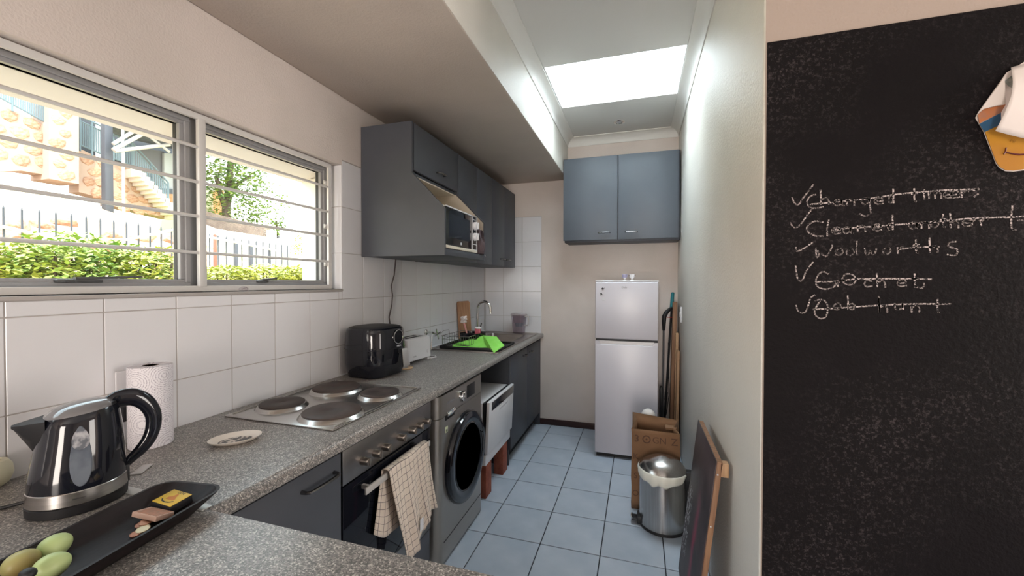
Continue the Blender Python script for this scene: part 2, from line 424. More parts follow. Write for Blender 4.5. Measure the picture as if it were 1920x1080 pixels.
# ------------------------------------------------------------ window_1
def ring(mb, y0, y1, z0, z1, w, xa, xb, m=None, bev=.002):
    mb.box(xa, xb, y0, y1, z0, z0+w, bev, m, 1).box(xa, xb, y0, y1, z1-w, z1, bev, m, 1)
    mb.box(xa, xb, y0, y0+w, z0+w*.98, z1-w*.98, bev, m, 1).box(xa, xb, y1-w, y1, z0+w*.98, z1-w*.98, bev, m, 1); return mb
win = struct(ring(MB(), WT0, WT1-.007, WZ0, WZ1, .028, -.125, -.085).build('window_1', alu))
MB().box(-.125, -.08, 1.085, 1.125, WZ0+.02, WZ1-.02, .002).build('window_mullion', alu, win)
for y0, y1 in ((WT0+.02, 1.092), (1.118, 1.785)):
    s_ = ring(ring(MB(), y0, y1, WZ0+.018, WZ1-.018, .018, -.122, -.072), y0+.014, y1-.014, WZ0+.03, WZ1-.03, .018, -.118, -.080).build('window_sash', alu, win)
    ring(MB(), y0+.030, y1-.030, WZ0+.045, WZ1-.045, .003, -.112, -.096, seal, 0).build('seal', seal, s_)
    MB().box(-.106, -.102, y0+.03, y1-.03, WZ0+.045, WZ1-.045).build('pane', pane_m, s_)
for y, l in ((.72, .21), (1.37, .095)):
    m_ = MB().box(-.082, -.062, y, y+l*.5, WZ0+.036, WZ0+.046, .002)
    m_.prism([(y+l*.2, WZ0+.044), (y+l, WZ0+.052), (y+l, WZ0+.058), (y+l*.2, WZ0+.052)], 'x', -.08, -.066)
    m_.lathe([(.004, 0), (.004, .003), (.0, .003)], (-.062, y+.02, WZ0+.041), 10, ax='x').lathe([(.004, 0), (.004, .003), (.0, .003)], (-.062, y+.04, WZ0+.041), 10, ax='x')
    m_.build('window_stay', mat('stay%d' % int(y*10), (.07, .07, .07), .5), win)
bb = thing('burglar_bars', 'white painted steel security bars across the inside of the window', 'window bars', (-.045, .75, WZ0))
ring(MB(), WT0+.01, 1.783, WZ0+.002, WZ1-.004, .022, -.05, -.036, None, .0015).build('frame', bar_w, bb, world=True)
MB().box(-.052, -.034, 1.098, 1.124, WZ0+.02, WZ1-.02, .002).build('upright', bar_w, bb, world=True)
for z in (1.523, 1.659, 1.787, 1.917):
    MB().tube([(-.043, WT0+.02, z), (-.043, 1.775, z)], .0062, 10).build('bar', bar_w, bb, world=True)
for z in (1.52, 1.72, 1.95):
    MB().box(-.055, -.05, 1.745, 1.765, z-.022, z+.0, .001).lathe([(.005, 0), (.005, .004), (0, .005)], (-.05, 1.752, z-.011), 10, ax='x').build('fixing_lug', bar_w, bb, world=True)
hk = thing('suction_hook', 'small clear plastic suction hook stuck on the window sill edge', 'hook', (.012, 1.235, 1.385))
MB().ell((0, 0, 0), (.006, .022, .011), sub=2).tube([(.006, -.012, 0), (.016, 0, .006), (.006, .012, 0)], .002, 6).build('suction_cup', clear_pl, hk)

# ------------------------------------------------------------ worktops
def wt_profile(x0, x1, rounded=True):
    if not rounded: return [(x0, .869), (x1, .869), (x1, CT), (x0, CT)]
    pts = [(x0, .869)]
    for k in range(9):
        a = -PI/2+PI/2*k/8; pts.append((x1-.008+.008*math.cos(a), .877+.008*math.sin(a)))
    for k in range(9):
        a = PI/2*k/8; pts.append((x1-.018+.018*math.cos(a), CT-.018+.018*math.sin(a)))
    pts.append((x0, CT)); return pts
wt = MB(); HY0, HY1, HX0, HX1 = 3.24, 3.74, .15, .50
wt.prism(wt_profile(.001, .632), 'y', .652, HY0).prism(wt_profile(.001, .632), 'y', HY1, YB-.001)
wt.prism(wt_profile(HX1, .632), 'y', HY0, HY1).prism(wt_profile(.001, HX0, False), 'y', HY0, HY1)
tag(wt.build('worktop', worktop_m, smooth=30), 'long speckled grey worktop running under the tiled wall to the sink', 'worktop')
pw = MB()
prof = [(a, b) for a, b in wt_profile(-.65, -.02)]
pw.prism([(-a, b) for a, b in prof], 'x', .001, 1.40)
tag(pw.build('worktop', worktop_m, smooth=30), 'nearest speckled grey worktop, the peninsula under the kettle', 'worktop')
js = MB().box(.22, .618, .640, .664, CT, CT+.0022, .0009).build('joint_strip', mat('pale_aluminium', (.50, .50, .48), .4, metal=.4))
tag(js, 'flat pale metal strip covering the joint between the two worktops', 'strip')
MB().box(0, .10, YB-.006, YB-.0005, CT, CT+.006)
sl = MB().tube([(.002, 1.8, CT+.002), (.002, YB-.002, CT+.002), (.60, YB-.002, CT+.002)], .005, 6).build('trim_4', white_pl); struct(sl)

# ------------------------------------------------------------ base units
DX = .60
def door_panel(x1, y0, y1, z0, z1, th=.018, bev=.0015): return MB().box(x1-th, x1, y0, y1, z0, z1, bev)
pc = thing('base_cabinet', 'charcoal base cabinet under the nearest worktop, below the kettle', 'cabinet', (.7, .35, 0))
MB().box(.01, 1.36, .06, .63, .1, .866).build('body', cab, pc, world=True); MB().box(.05, 1.3, .1, .58, 0, .1).build('plinth', dark, pc, world=True)
c1 = thing('base_cabinet', 'charcoal base cabinet with one long bar handle left of the oven', 'cabinet', (.3, .88, 0))
MB().box(.02, .58, .66, 1.10, .12, .866).build('body', cab, c1, world=True)
MB().box(.02, .54, .66, 1.10, 0, .12).build('plinth', dark, c1, world=True)
d = door_panel(DX, .664, 1.097, .122, .850).build('door', cab, c1, world=True)
bar_handle('handle', (.60, .935, .800), (.60, 1.065, .800), (.028, 0, 0), d, r=.005)
# sink cabinet
c2 = thing('base_cabinet', 'two-door charcoal sink cabinet at the far end of the worktop', 'cabinet', (.3, 3.44, 0))
MB().box(.02, .582, 2.955, 2.971, .0, .866).build('side_panel', cab, c2, world=True)
MB().box(.02, .578, 2.972, 3.90, .12, .55).box(.56, .578, 2.972, 3.90, .55, .866).box(.02, .578, 3.884, 3.90, .12, .866).build('body', cab, c2, world=True)
MB().box(.50, .53, 2.98, 3.90, .0, .12).build('plinth', dark, c2, world=True)
for (a, b), hy in (((2.957, 3.426), 3.33), ((3.430, 3.905), 3.53)):
    d = door_panel(DX, a, b, .122, .845).build('door', cab, c2, world=True)
    bar_handle('handle', (.60, hy-.035, .79), (.60, hy+.035, .79), (.025, 0, 0), d, r=.004)
tag(box('filler_panel', .54, .60, 3.906, 3.935, .0, .866, cab), 'narrow charcoal filler strip closing the sink cabinet against the back wall', 'panel')

# ------------------------------------------------------------ oven
ov = thing('oven', 'built-in electric oven with seven knobs under the hob', 'oven', (.3, 1.40, 0))
MB().box(.03, .575, 1.105, 1.695, .12, .866).build('body', dark, ov, world=True)
MB().box(.575, .602, 1.104, 1.698, .735, .853, .002).build('control_panel', steel_d, ov, world=True)
kn = MB().lathe([(.0, .031), (.0115, .031), (.013, .029), (.0135, .016), (.0145, .006), (.0145, .0)], (0, 0, 0), 20, ax='x').box(.016, .0335, -.0035, .0035, -.014, .014, .001)
kme = None
for i, y in enumerate((1.202, 1.272, 1.331, 1.435, 1.516, 1.575, 1.636)):
    if kme is None:
        ko = kn.build('knob', mat('bronze_steel', (.42, .37, .33), .3, metal=1), ov); kme = ko.data; ko.location = Vector((.602, y, .780))-world_loc(ov)
    else: mesh_part('knob', kme, ov, (.602, y, .780))
MB().box(.572, .580, 1.104, 1.698, .250, .735).build('door_gap', dark, ov, world=True)
odr = MB().box(.580, .600, 1.106, 1.696, .315, .728, .002).build('door', blk_glass, ov, world=True)
MB().box(.580, .601, 1.106, 1.696, .255, .314, .001).build('lower_trim', steel_d, odr, world=True)
MB().box(.632, .640, 1.175, 1.625, .676, .700, .0015).box(.60, .633, 1.20, 1.212, .681, .695).box(.60, .633, 1.588, 1.600, .681, .695).build('handle', mat('pale_steel', (.55, .52, .49), .4, metal=.35), odr, world=True)
MB().box(.55, .596, 1.106, 1.696, .10, .246, .001).build('drawer_front', cab, ov, world=True)
MB().box(.50, .54, 1.106, 1.696, .0, .10).build('plinth', dark, ov, world=True)
# tea towel over the oven handle
towel_m = bpy.data.materials.new('checked_cotton'); towel_m.use_nodes = True
def _tw():
    n = towel_m.node_tree.nodes; L = towel_m.node_tree.links; b = n['Principled BSDF']
    uv = n.new('ShaderNodeUVMap'); s = n.new('ShaderNodeSeparateXYZ'); L.new(uv.outputs[0], s.inputs[0])
    fac = []
    for k, c in ((0, 11), (1, 14)):
        a = n.new('ShaderNodeMath'); a.operation = 'MULTIPLY'; a.inputs[1].default_value = c; L.new(s.outputs[k], a.inputs[0])
        f = n.new('ShaderNodeMath'); f.operation = 'FRACT'; L.new(a.outputs[0], f.inputs[0])
        g_ = n.new('ShaderNodeMath'); g_.operation = 'LESS_THAN'; g_.inputs[1].default_value = .085; L.new(f.outputs[0], g_.inputs[0]); fac.append(g_)
    mx = n.new('ShaderNodeMath'); mx.operation = 'MAXIMUM'; L.new(fac[0].outputs[0], mx.inputs[0]); L.new(fac[1].outputs[0], mx.inputs[1])
    c = n.new('ShaderNodeMix'); c.data_type = 'RGBA'; c.inputs[6].default_value = (.66, .56, .47, 1); c.inputs[7].default_value = (.17, .14, .135, 1)
    L.new(mx.outputs[0], c.inputs[0]); L.new(c.outputs[2], b.inputs['Base Color']); b.inputs['Roughness'].default_value = .9
    z = n.new('ShaderNodeTexNoise'); z.inputs['Scale'].default_value = 900; bp = n.new('ShaderNodeBump'); bp.inputs['Strength'].default_value = .3; bp.inputs['Distance'].default_value = .001
    L.new(z.outputs['Fac'], bp.inputs['Height']); L.new(bp.outputs[0], b.inputs['Normal'])
_tw()
def cloth(name, f, nu, nv, th, m, parent=None, uvs=(0, 1, 0, 1), world=False):
    me = bpy.data.meshes.new(name); vs = []; fs = []
    for i in range(nu):
        for j in range(nv): vs.append(f(i/(nu-1), j/(nv-1)))
    for i in range(nu-1):
        for j in range(nv-1): a = i*nv+j; fs.append((a, a+nv, a+nv+1, a+1))
    if world and parent: o_ = world_loc(parent); vs = [Vector(v)-o_ for v in vs]
    me.from_pydata(vs, [], fs); me.materials.append(m); uv = me.uv_layers.new(name='UVMap')
    for p in me.polygons:
        p.use_smooth = True
        for li in p.loop_indices:
            k = me.loops[li].vertex_index; i, j = divmod(k, nv)
            uv.data[li].uv = (uvs[0]+(uvs[1]-uvs[0])*i/(nu-1), uvs[2]+(uvs[3]-uvs[2])*j/(nv-1))
    o = bpy.data.objects.new(name, me); COL.objects.link(o); o.parent = parent
    so_ = o.modifiers.new('thick', 'SOLIDIFY'); so_.thickness = th; so_.offset = 0
    return o
tw = thing('tea_towel', 'cream tea towel with a dark check hanging over the oven handle', 'towel', (.64, 1.46, .70))
def tf(u, v):          # outer face: u across (along Y), v down
    yt = 1.290+.295*u; yb_ = 1.385+.250*u; zt = .708+.004*math.sin(u*9)
    # the cloth hangs long and narrow at its near lower corner, shorter on the far side
    L_ = .40*(1-u)**.8+.24 if u < .5 else .44-.40*(u-.5)
    L_ = .385+.045*math.exp(-((u-.22)/.22)**2)-.045*u-.02*(u > .62)
    y = yt+(yb_-yt)*v**1.1
    x = .652+.012*v + .011*math.sin(u*17+v*2.2)*v + .004*math.sin(u*40)*v
    return Vector((x, y, zt+.004-(L_*v)))
cloth('front_fall', tf, 40, 30, .0018, towel_m, tw, (0.05, .95, 0, 1.0), world=True)
def tb_(u, v):
    yt = 1.290+.285*u
    L_ = .215+.06*math.sin(min(1, u*3.2)*PI/2)
    y = yt-.05*v*(1-u)
    return Vector((.621+.004*math.sin(u*15)*v, y, .712-L_*v))
def tt_(u, v):
    a = PI*v; yt = 1.290+.293*u
    return Vector((.636-.0155*math.cos(a)*-1 if False else .6365+.0155*math.cos(a), yt, .706+.008*math.sin(a)))
cloth('top_fold', tt_, 20, 8, .0018, towel_m, tw, (0.05, .95, -.05, 0), world=True)
cloth('back_fall', tb_, 24, 16, .0018, towel_m, tw, (0.05, .95, 0, .7), world=True)
MB().box(.668, .6695, 1.485, 1.512, .37, .42).build('care_label', print_w, tw, world=True)

# ------------------------------------------------------------ hob
hb = thing('hob', 'stainless steel hob with four solid black cooking plates', 'hob', (.303, 1.41, CT))
m_ = MB().box(.055, .551, 1.118, 1.700, CT+.0005, CT+.007, .003)
o_ = m_.build('hob_top', steel, hb, world=True)
ring(MB(), 0, 1, 0, 1, .1, 0, 1)
MB().box(.070, .076, 1.15, 1.42, CT+.0072, CT+.0085, .0006).box(.072, .536, 1.682, 1.686, CT+.0072, CT+.0105, .001).box(.068, .072, 1.14, 1.68, CT+.0072, CT+.0105, .001).box(.534, .540, 1.14, 1.68, CT+.0072, CT+.0105, .001).build('raised_rim', steel, o_, world=True)
for x, y, r in ((.175, 1.265, .083), (.435, 1.245, .105), (.205, 1.535, .103), (.450, 1.520, .083)):
    q = MB().lathe([(r+.013, 0), (r+.010, .003), (r+.004, .011), (r-.001, .0135), (r-.006, .0135)], (x, y, CT+.007), 48).build('plate_ring', steel, hb, world=True)
    MB().lathe([(r-.001, .002), (r-.0015, .018), (r-.006, .0205), (r*.55, .0205), (r*.5, .0195), (r*.18, .0195), (r*.15, .018), (0, .018)], (x, y, CT+.007), 48).build('cooking_plate', plate_m, q, world=True)

# ------------------------------------------------------------ washing machine
silver = mat('silver_enamel', (.34, .315, .285), .28, metal=.75, coat=.3)
wm = thing('washing_machine', 'silver front-loading washing machine with a big black round door', 'washing machine', (.33, 2.035, 0))
def wface(z):   # front bulge in plan
    return .618
pts = [(.03, 1.745)]
for k in range(7): a = -PI/2+PI/2*k/6; pts.append((.575+.042*math.cos(a), 1.787+.042*math.sin(a)))
for k in range(7): a = PI/2*k/6; pts.append((.575+.042*math.cos(a), 2.288+.042*math.sin(a)))
pts.append((.03, 2.330))
MB().prism(pts, 'z', .018, .742, bev=.001).build('body', silver, wm, world=True)
MB().prism(pts, 'z', .744, .854, bev=.002).build('control_fascia', silver, wm, world=True)
for fx, fy in ((.13, 1.81), (.53, 1.81), (.13, 2.27), (.53, 2.27)): MB().lathe([(.025, 0), (.025, .01), (.012, .018)], (fx, fy, 0), 12).build('foot', blk_mat, wm, world=True)
MB().box(.6155, .6185, 1.80, 2.30, .118, .121).build('kick_seam', dark, wm, world=True)
dc = (.0, 2.055, .455)
dr = MB().lathe([(.244, .612), (.244, .632), (.236, .645), (.215, .650), (.195, .648), (.178, .640)], dc, 56, ax='x').build('door', blk_gloss, wm, world=True)
MB().lathe([(.180, .641), (.172, .626), (.150, .6205), (.08, .6195), (0, .619)], dc, 48, ax='x').build('door_glass', blk_glass, dr, world=True)
MB().lathe([(.181, .642), (.176, .646), (.172, .642)], dc, 48, ax='x').build('door_ring', blk_gloss, dr, world=True)
MB().tube([(.652, 2.225, .38), (.656, 2.235, .43), (.656, 2.235, .48), (.652, 2.225, .53)], .006, 8).build('door_grip', handle_m, dr, world=True)
MB().lathe([(.030, .614), (.029, .630), (.027, .636), (0, .637)], (0, 2.010, .795), 28, ax='x').box(.636, .641, 2.006, 2.014, .770, .82, .001).build('programme_dial', chrome, wm, world=True)
MB().box(.616, .6185, 2.085, 2.195, .762, .832, .001).build('display', blk_mat, wm, world=True)
dw_ = MB().box(.608, .6175, 1.815, 1.925, .72, .745, .002).build('drawer_recess', dark, wm, world=True)
MB().prism([(.617, .735), (.630, .742), (.632, .752), (.620, .762), (.617, .762)], 'y', 1.83, 1.92, bev=.0015).build('drawer_pull', chrome, wm, world=True)
text('lettering', 'Whirlpool', .022, frame_x((.6183, 1.88, .805)), print_g, wm)
MB().box(.6172, .6180, 1.815, 1.845, .66, .69).build('energy_sticker', mat('sticker_cream', (.62, .66, .45), .5), wm, world=True)
MB().box(.6181, .6184, 1.827, 1.838, .664, .676).build('energy_mark', print_d, wm, world=True)

# ------------------------------------------------------------ dishwasher on bricks
dw_white = mat('dishwasher_white', (.80, .79, .81), .25)
dw = thing('dishwasher', 'compact white dishwasher standing on bricks beneath the worktop', 'dishwasher', (.33, 2.69, .222))
MB().box(.08, .575, 2.425, 2.945, .223, .632, .006).build('body', dw_white, dw, world=True)
MB().box(.55, .588, 2.43, 2.94, .24, .628, .002).build('door_gap', blk_mat, dw, world=True)
R_ = Matrix.Translation((.590, 0, .30)) @ Matrix.Rotation(math.radians(2.6), 4, 'Y') @ Matrix.Translation((-.590, 0, -.30))
b_ = MB().box(.590, .612, 2.423, 2.947, .300, .642, .004); b_.xf(R_); dd = b_.build('door', dw_white, dw, world=True)
b_ = MB().box(.6105, .6135, 2.465, 2.935, .575, .632, .001); b_.xf(R_); b_.build('control_strip', blk_gloss, dd, world=True)
b_ = MB().box(.6105, .6130, 2.62, 2.80, .538, .556, .001); b_.xf(R_); b_.build('handle_highlight', white_pl, dd, world=True)
MB().box(.575, .598, 2.425, 2.945, .226, .294, .003).build('lower_panel', dw_white, dw, world=True)
brick_m = mat('red_clay_brick', (.33, .095, .055), .85, col2=(.24, .065, .04), scale=18, bump=.5, bscale=120)
bk = MB(); bk.box(-.0365, .0365, -.0515, .0515, 0, .2215, .003)
b1 = bk.build('brick', brick_m); b1.location = (.555, 2.845, 0); tag(b1, 'red brick on end under the far corner of the white dishwasher', 'brick')
for (x, y), lb in (((.555, 2.50), 'red brick on end under the near front corner of the white dishwasher'),):
    b2 = b1.copy(); COL.objects.link(b2); b2.location = (x, y, 0); b2['label'] = lb

# ------------------------------------------------------------ wall cabinets
DU = .335
w1 = thing('wall_cabinet', 'charcoal wall cabinet with a slanted open niche holding the microwave', 'wall cabinet', (.2, 2.28, 1.56))
pol = [(.003, 1.56), (.535, 1.56), (.535, 1.815), (.335, 2.02), (.335, 2.305), (.003, 2.305)]
MB().prism(pol, 'y', 1.975, 1.991, bev=.0008).build('side_panel', cab, w1, world=True, smooth=0)
MB().prism(pol, 'y', 2.561, 2.577, bev=.0008).build('side_panel', cab, w1, world=True, smooth=0)
MB().prism([(.01, 1.60), (.528, 1.60), (.528, 1.812), (.325, 2.015), (.01, 2.015)], 'y', 2.559, 2.5605).prism([(.01, 1.60), (.528, 1.60), (.528, 1.812), (.325, 2.015), (.01, 2.015)], 'y', 1.9915, 1.993).box(.01, .315, 1.993, 2.559, 2.012, 2.018).box(.008, .012, 1.993, 2.559, 1.60, 2.012).build('niche_lining', cab_in, w1, world=True)
MB().box(.003, .533, 1.991, 2.561, 1.562, 1.598, .001).build('bottom_shelf', cab, w1, world=True)
MB().box(.003, .316, 1.991, 2.561, 2.018, 2.034).box(.003, .316, 1.991, 2.561, 2.289, 2.305).build('top_box', cab, w1, world=True)
d = door_panel(DU, 2.000, 2.566, 2.038, 2.303).build('door', cab, w1, world=True)
bar_handle('handle', (DU, 2.262, 2.092), (DU, 2.352, 2.092), (.026, 0, 0), d)
for k, (ya, yb, lb) in enumerate(((2.578, 3.256, 'charcoal two-door wall cabinet right beside the microwave niche'), (3.258, 3.932, 'charcoal two-door wall cabinet touching the back wall above the sink'))):
    w = thing('wall_cabinet', lb, 'wall cabinet', (.16, (ya+yb)/2, 1.56))
    MB().box(.003, DU-.02, ya, yb, 1.562, 2.303).build('body', cab, w, world=True)
    ym = (ya+yb)/2
    for a, b, hy in ((ya+.002, ym-.0015, ym-.085), (ym+.0015, yb-.002, ym+.085)):
        d = door_panel(DU, a, b, 1.563, 2.303).build('door', cab, w, world=True)
        bar_handle('handle', (DU, hy-.045, 1.625), (DU, hy+.045, 1.625), (.026, 0, 0), d)
# cabinet on the back wall
w4 = thing('wall_cabinet', 'blue-grey two-door cabinet high on the back wall above the fridge', 'wall cabinet', (1.36, 3.8, 1.79))
cab_b = mat('blue_grey_laminate', (.095, .112, .135), .45, col2=(.105, .122, .145), scale=3)
MB().box(.885, 1.862, 3.678, YB-.001, 1.775, 2.53, .001).build('body', cab, w4, world=True)
for a, b, hx in ((.876, 1.352, 1.24), (1.360, 1.848, 1.47)):
    d = MB().box(a, b, 3.660, 3.677, 1.792, 2.528, .0015).build('door', cab_b, w4, world=True)
    bar_handle('handle', (hx-.05, 3.660, 1.852), (hx+.05, 3.660, 1.852), (0, -.026, 0), d)

# ------------------------------------------------------------ microwave
mw = thing('microwave', 'white microwave with a black door inside the slanted niche', 'microwave', (.35, 2.25, 1.60))
MB().box(.14, .508, 2.005, 2.462, 1.602, 1.842, .006).build('body', cab_in, mw, world=True)
MB().box(.508, .524, 2.005, 2.380, 1.622, 1.832, .004).build('door', blk_glass, mw, world=True)
MB().box(.5235, .5245, 2.05, 2.34, 1.665, 1.80, .0).build('door_window', blk_gloss, mw, world=True)
MB().box(.508, .523, 2.384, 2.455, 1.622, 1.832, .002).build('control_panel', blk_gloss, mw, world=True)
ring(MB(), 2.380, 2.459, 1.620, 1.836, .0035, .521, .5255, None, 0).box(.521, .5255, 2.384, 2.455, 1.655, 1.658).box(.521, .5255, 2.005, 2.459, 1.832, 1.838).build('white_trim', white_pl, mw, world=True)
MB().box(.508, .526, 2.005, 2.462, 1.603, 1.621, .003).build('lower_trim', cab_in, mw, world=True)
for z in (1.775, 1.705):
    MB().lathe([(.026, .523), (.025, .538), (.023, .541), (0, .542)], (0, 2.418, z), 28, ax='x').box(.541, .553, 2.412, 2.424, z-.022, z+.022, .003).build('knob', white_pl, mw, world=True)
MB().lathe([(.009, .524), (.009, .5255), (0, .5258)], (0, 2.21, 1.642), 20, ax='x').build('badge', print_w, mw, world=True)
for i in range(3):
    MB().box(.5235, .5245, 2.395+.018*i, 2.407+.018*i, 1.812, 1.815).build('dial_marks', print_w, mw, world=True)
# dark woven mat beside the microwave
wv = thing('woven_mat', 'dark woven table mat rolled upright beside the microwave', 'mat', (.50, 2.51, 1.60))
weave = mat('dark_weave', (.035, .018, .024), .8, col2=(.10, .07, .075), scale=60, aniso=(1, 1, .15), bump=.6, bscale=200)
def wvf(u, v):
    a = -1.9+3.4*u
    return Vector((.500+.045*math.cos(a)*1.0+.012*math.sin(v*5), 2.512+.040*math.sin(a), 1.6005+.16*v+.01*math.sin(u*7)*v))
cloth('mat', wvf, 30, 20, .004, weave, wv, world=True)
for k in range(7):
    a = -1.8+3.2*k/6
    MB().tube([(.5+.047*math.cos(a), 2.512+.042*math.sin(a), 1.60+.003), (.503+.050*math.cos(a), 2.512+.043*math.sin(a), 1.68), (.5+.047*math.cos(a)+.012*math.sin(5), 2.512+.042*math.sin(a), 1.76)], .0035, 5).build('cord', weave, wv, world=True)

# ------------------------------------------------------------ fridge
fr = thing('fridge_freezer', 'narrow white fridge with the freezer on top against the back wall', 'fridge', (1.44, 3.6, 0))
MB().box(1.202, 1.680, 3.375, 3.91, .03, 1.424, .005).build('body', white_en, fr, world=True)
MB().box(1.210, 1.675, 3.362, 3.40, 0, .034).build('plinth', blk_mat, fr, world=True)
MB().box(1.1985, 1.682, 3.33, 3.91, 1.418, 1.430, .004).build('top_cap', white_pl, fr, world=True)
d1 = MB().box(1.199, 1.680, 3.325, 3.372, .962, 1.417, .008, seg=3).build('freezer_door', white_en, fr, world=True)
MB().box(1.204, 1.676, 3.345, 3.372, .945, .962).build('door_gap', print_d, fr, world=True)
d2b = MB().box(1.199, 1.680, 3.325, 3.372, .036, .918, .006, seg=3)
d2b.prism([(1.199, .917), (1.243, .917), (1.223, .944), (1.199, .944)], 'y', 3.327, 3.372).prism([(1.680, .917), (1.680, .944), (1.655, .944), (1.635, .917)], 'y', 3.327, 3.372)
d2 = d2b.build('fridge_door', white_en, fr, world=True)
MB().prism([(1.243, .917), (1.635, .917), (1.655, .944), (1.223, .944)], 'y', 3.346, 3.372).build('handle_recess', white_pl, d2, world=True)
text('lettering', 'Defy', .022, frame_y((1.425, 3.3243, 1.375)), print_g, d1)
# black butterfly magnets
for (x, z, a), lb in (((1.259, 1.362, .4), 'upper black bird-shaped magnet on the freezer door'), ((1.247, 1.318, -.3), 'lower black bird-shaped magnet on the freezer door')):
    mg = MB(); q = [(-.004, -.012), (.002, -.004), (.018, .004), (.004, .003), (.002, .012), (-.006, .010), (-.012, .0), (-.005, .0)]
    c_, s_ = math.cos(a), math.sin(a)
    mg.prism([(x+p*c_-r*s_, z+p*s_+r*c_) for p, r in q], 'y', 3.3225, 3.3245)
    tag(mg.build('magnet', print_d), lb, 'magnet')
tag(MB().box(1.253, 1.277, 3.3235, 3.3246, 1.27, 1.288).build('magnet', print_w), 'tiny pale square magnet under the black ones on the freezer', 'magnet')
# things on the fridge
tag(MB().box(1.25, 1.33, 3.42, 3.50, 1.4305, 1.434, .001).build('paper', print_w), 'flat white paper lying on the left of the fridge top', 'paper')
def cup(name, x, m1, m2, lb):
    t = thing(name, lb, 'cup', (x, 3.40, 1.430))
    MB().lathe([(.0, .0), (.014, .0), (.013, .004), (.006, .010), (.006, .014), (.016, .022), (.020, .036), (.0205, .050), (.019, .050), (.018, .036), (.014, .024), (0, .020)], seg=20, m=m1).build('bowl', None, t)
    MB().lathe([(.0162, .0222), (.0206, .036), (.0211, .049), (.0206, .049), (.0202, .036), (.0158, .0225)], seg=20).build('painted_band', m2, t)
    return t
cup('egg_cup', 1.425, white_pl, mat('lilac_glaze', (.36, .34, .5), .3), 'lilac patterned egg cup standing on top of the fridge')
t2_ = cup('egg_cup', 1.482, white_pl, white_pl, 'white egg cup with little brown knobs on top of the fridge')
for s_ in (-1, 1): MB().ell((.022*s_, 0, .040), (.006, .005, .008), sub=1).build('handle', mat('brown_glaze%d' % s_, (.12, .07, .05), .4), t2_)

# ------------------------------------------------------------ corner beside the fridge
wood_p = mat('pale_pine', (.47, .29, .16), .6, col2=(.38, .22, .12), scale=9, aniso=(8, 8, .6))
wood_d = mat('brown_pine', (.30, .16, .085), .6, col2=(.22, .11, .06), scale=9, aniso=(8, 8, .6))
for (x, y, w, d_, h, lean, m, lb) in ((1.815, 3.84, .035, .08, 1.24, .020, wood_d, 'tallest brown plank leaning in the corner by the fridge'), (1.838, 3.74, .022, .06, .98, .012, wood_p, 'middle pale plank leaning in the corner by the fridge'), (1.845, 3.66, .022, .06, .84, .01, wood_p, 'shortest pale plank leaning in the corner by the fridge')):
    b_ = MB().box(-w/2, w/2, -d_/2, d_/2, 0, h, .002)
    o = b_.build('plank', m); o.location = (x, y, .002); o.rotation_euler = (0, lean, 0)
    tag(o, lb, 'plank', 'planks leaning beside the fridge')
br = thing('broom', 'broom with a dark pole and teal grip standing beside the fridge', 'broom', (1.735, 3.76, 0))
MB().tube([(1.757, 3.87, .06), (1.816, 3.88, 1.19)], .0095, 10).build('pole', blk_mat, br, world=True)
MB().tube([(1.816, 3.88, 1.185), (1.817, 3.883, 1.20), (1.826, 3.895, 1.32), (1.8265, 3.896, 1.325)], [.011, .0155, .014, .010], 12).build('grip', mat('teal_rubber', (.010, .17, .20), .45), br, world=True)
MB().tube([(1.773, 3.873, .36), (1.777, 3.8735, .43)], .013, 10).build('collar', blk_mat, br, world=True)
MB().box(1.70, 1.79, 3.84, 3.92, .0, .06, .008).build('brush_head', blk_mat, br, world=True)
vc = thing('mop', 'black handheld spray mop with a curved handle beside the fridge', 'mop', (1.74, 3.72, 0))
MB().tube([(1.742, 3.74, .0), (1.745, 3.80, .60), (1.748, 3.82, 1.0)], .008, 8).build('tube', mat('grey_tube', (.10, .10, .11), .4), vc, world=True)
MB().tube([(1.748, 3.82, .99), (1.748, 3.81, 1.06), (1.750, 3.80, 1.115), (1.768, 3.81, 1.15), (1.80, 3.84, 1.18), (1.820, 3.86, 1.185)], [.012, .017, .019, .018, .014, .012], 12).build('handle', blk_mat, vc, world=True)
MB().tube([(1.765, 3.79, 1.11), (1.80, 3.80, 1.107), (1.83, 3.81, 1.11)], .003, 6).build('cord', mat('red_cord', (.4, .02, .02), .5), vc, world=True)
MB().tube([(1.78, 3.70, .90), (1.785, 3.68, .45), (1.765, 3.67, .30), (1.74, 3.68, .22)], .004, 6).build('cable', blk_mat, vc, world=True)
MB().box(1.70, 1.742, 3.56, 3.74, 0, .09, .01).box(1.71, 1.735, 3.66, 3.72, .09, .52, .006).build('base', blk_mat, vc, world=True)
sw = thing('light_switch', 'cream light switch plate on the right wall beside the planks', 'switch', (XR, 3.58, 1.16))
MB().box(XR-.010, XR-.0005, 3.54, 3.62, 1.09, 1.215, .003).build('plate', white_pl, sw, world=True)
MB().box(XR-.014, XR-.010, 3.57, 3.59, 1.13, 1.17, .001).build('rocker', white_pl, sw, world=True)

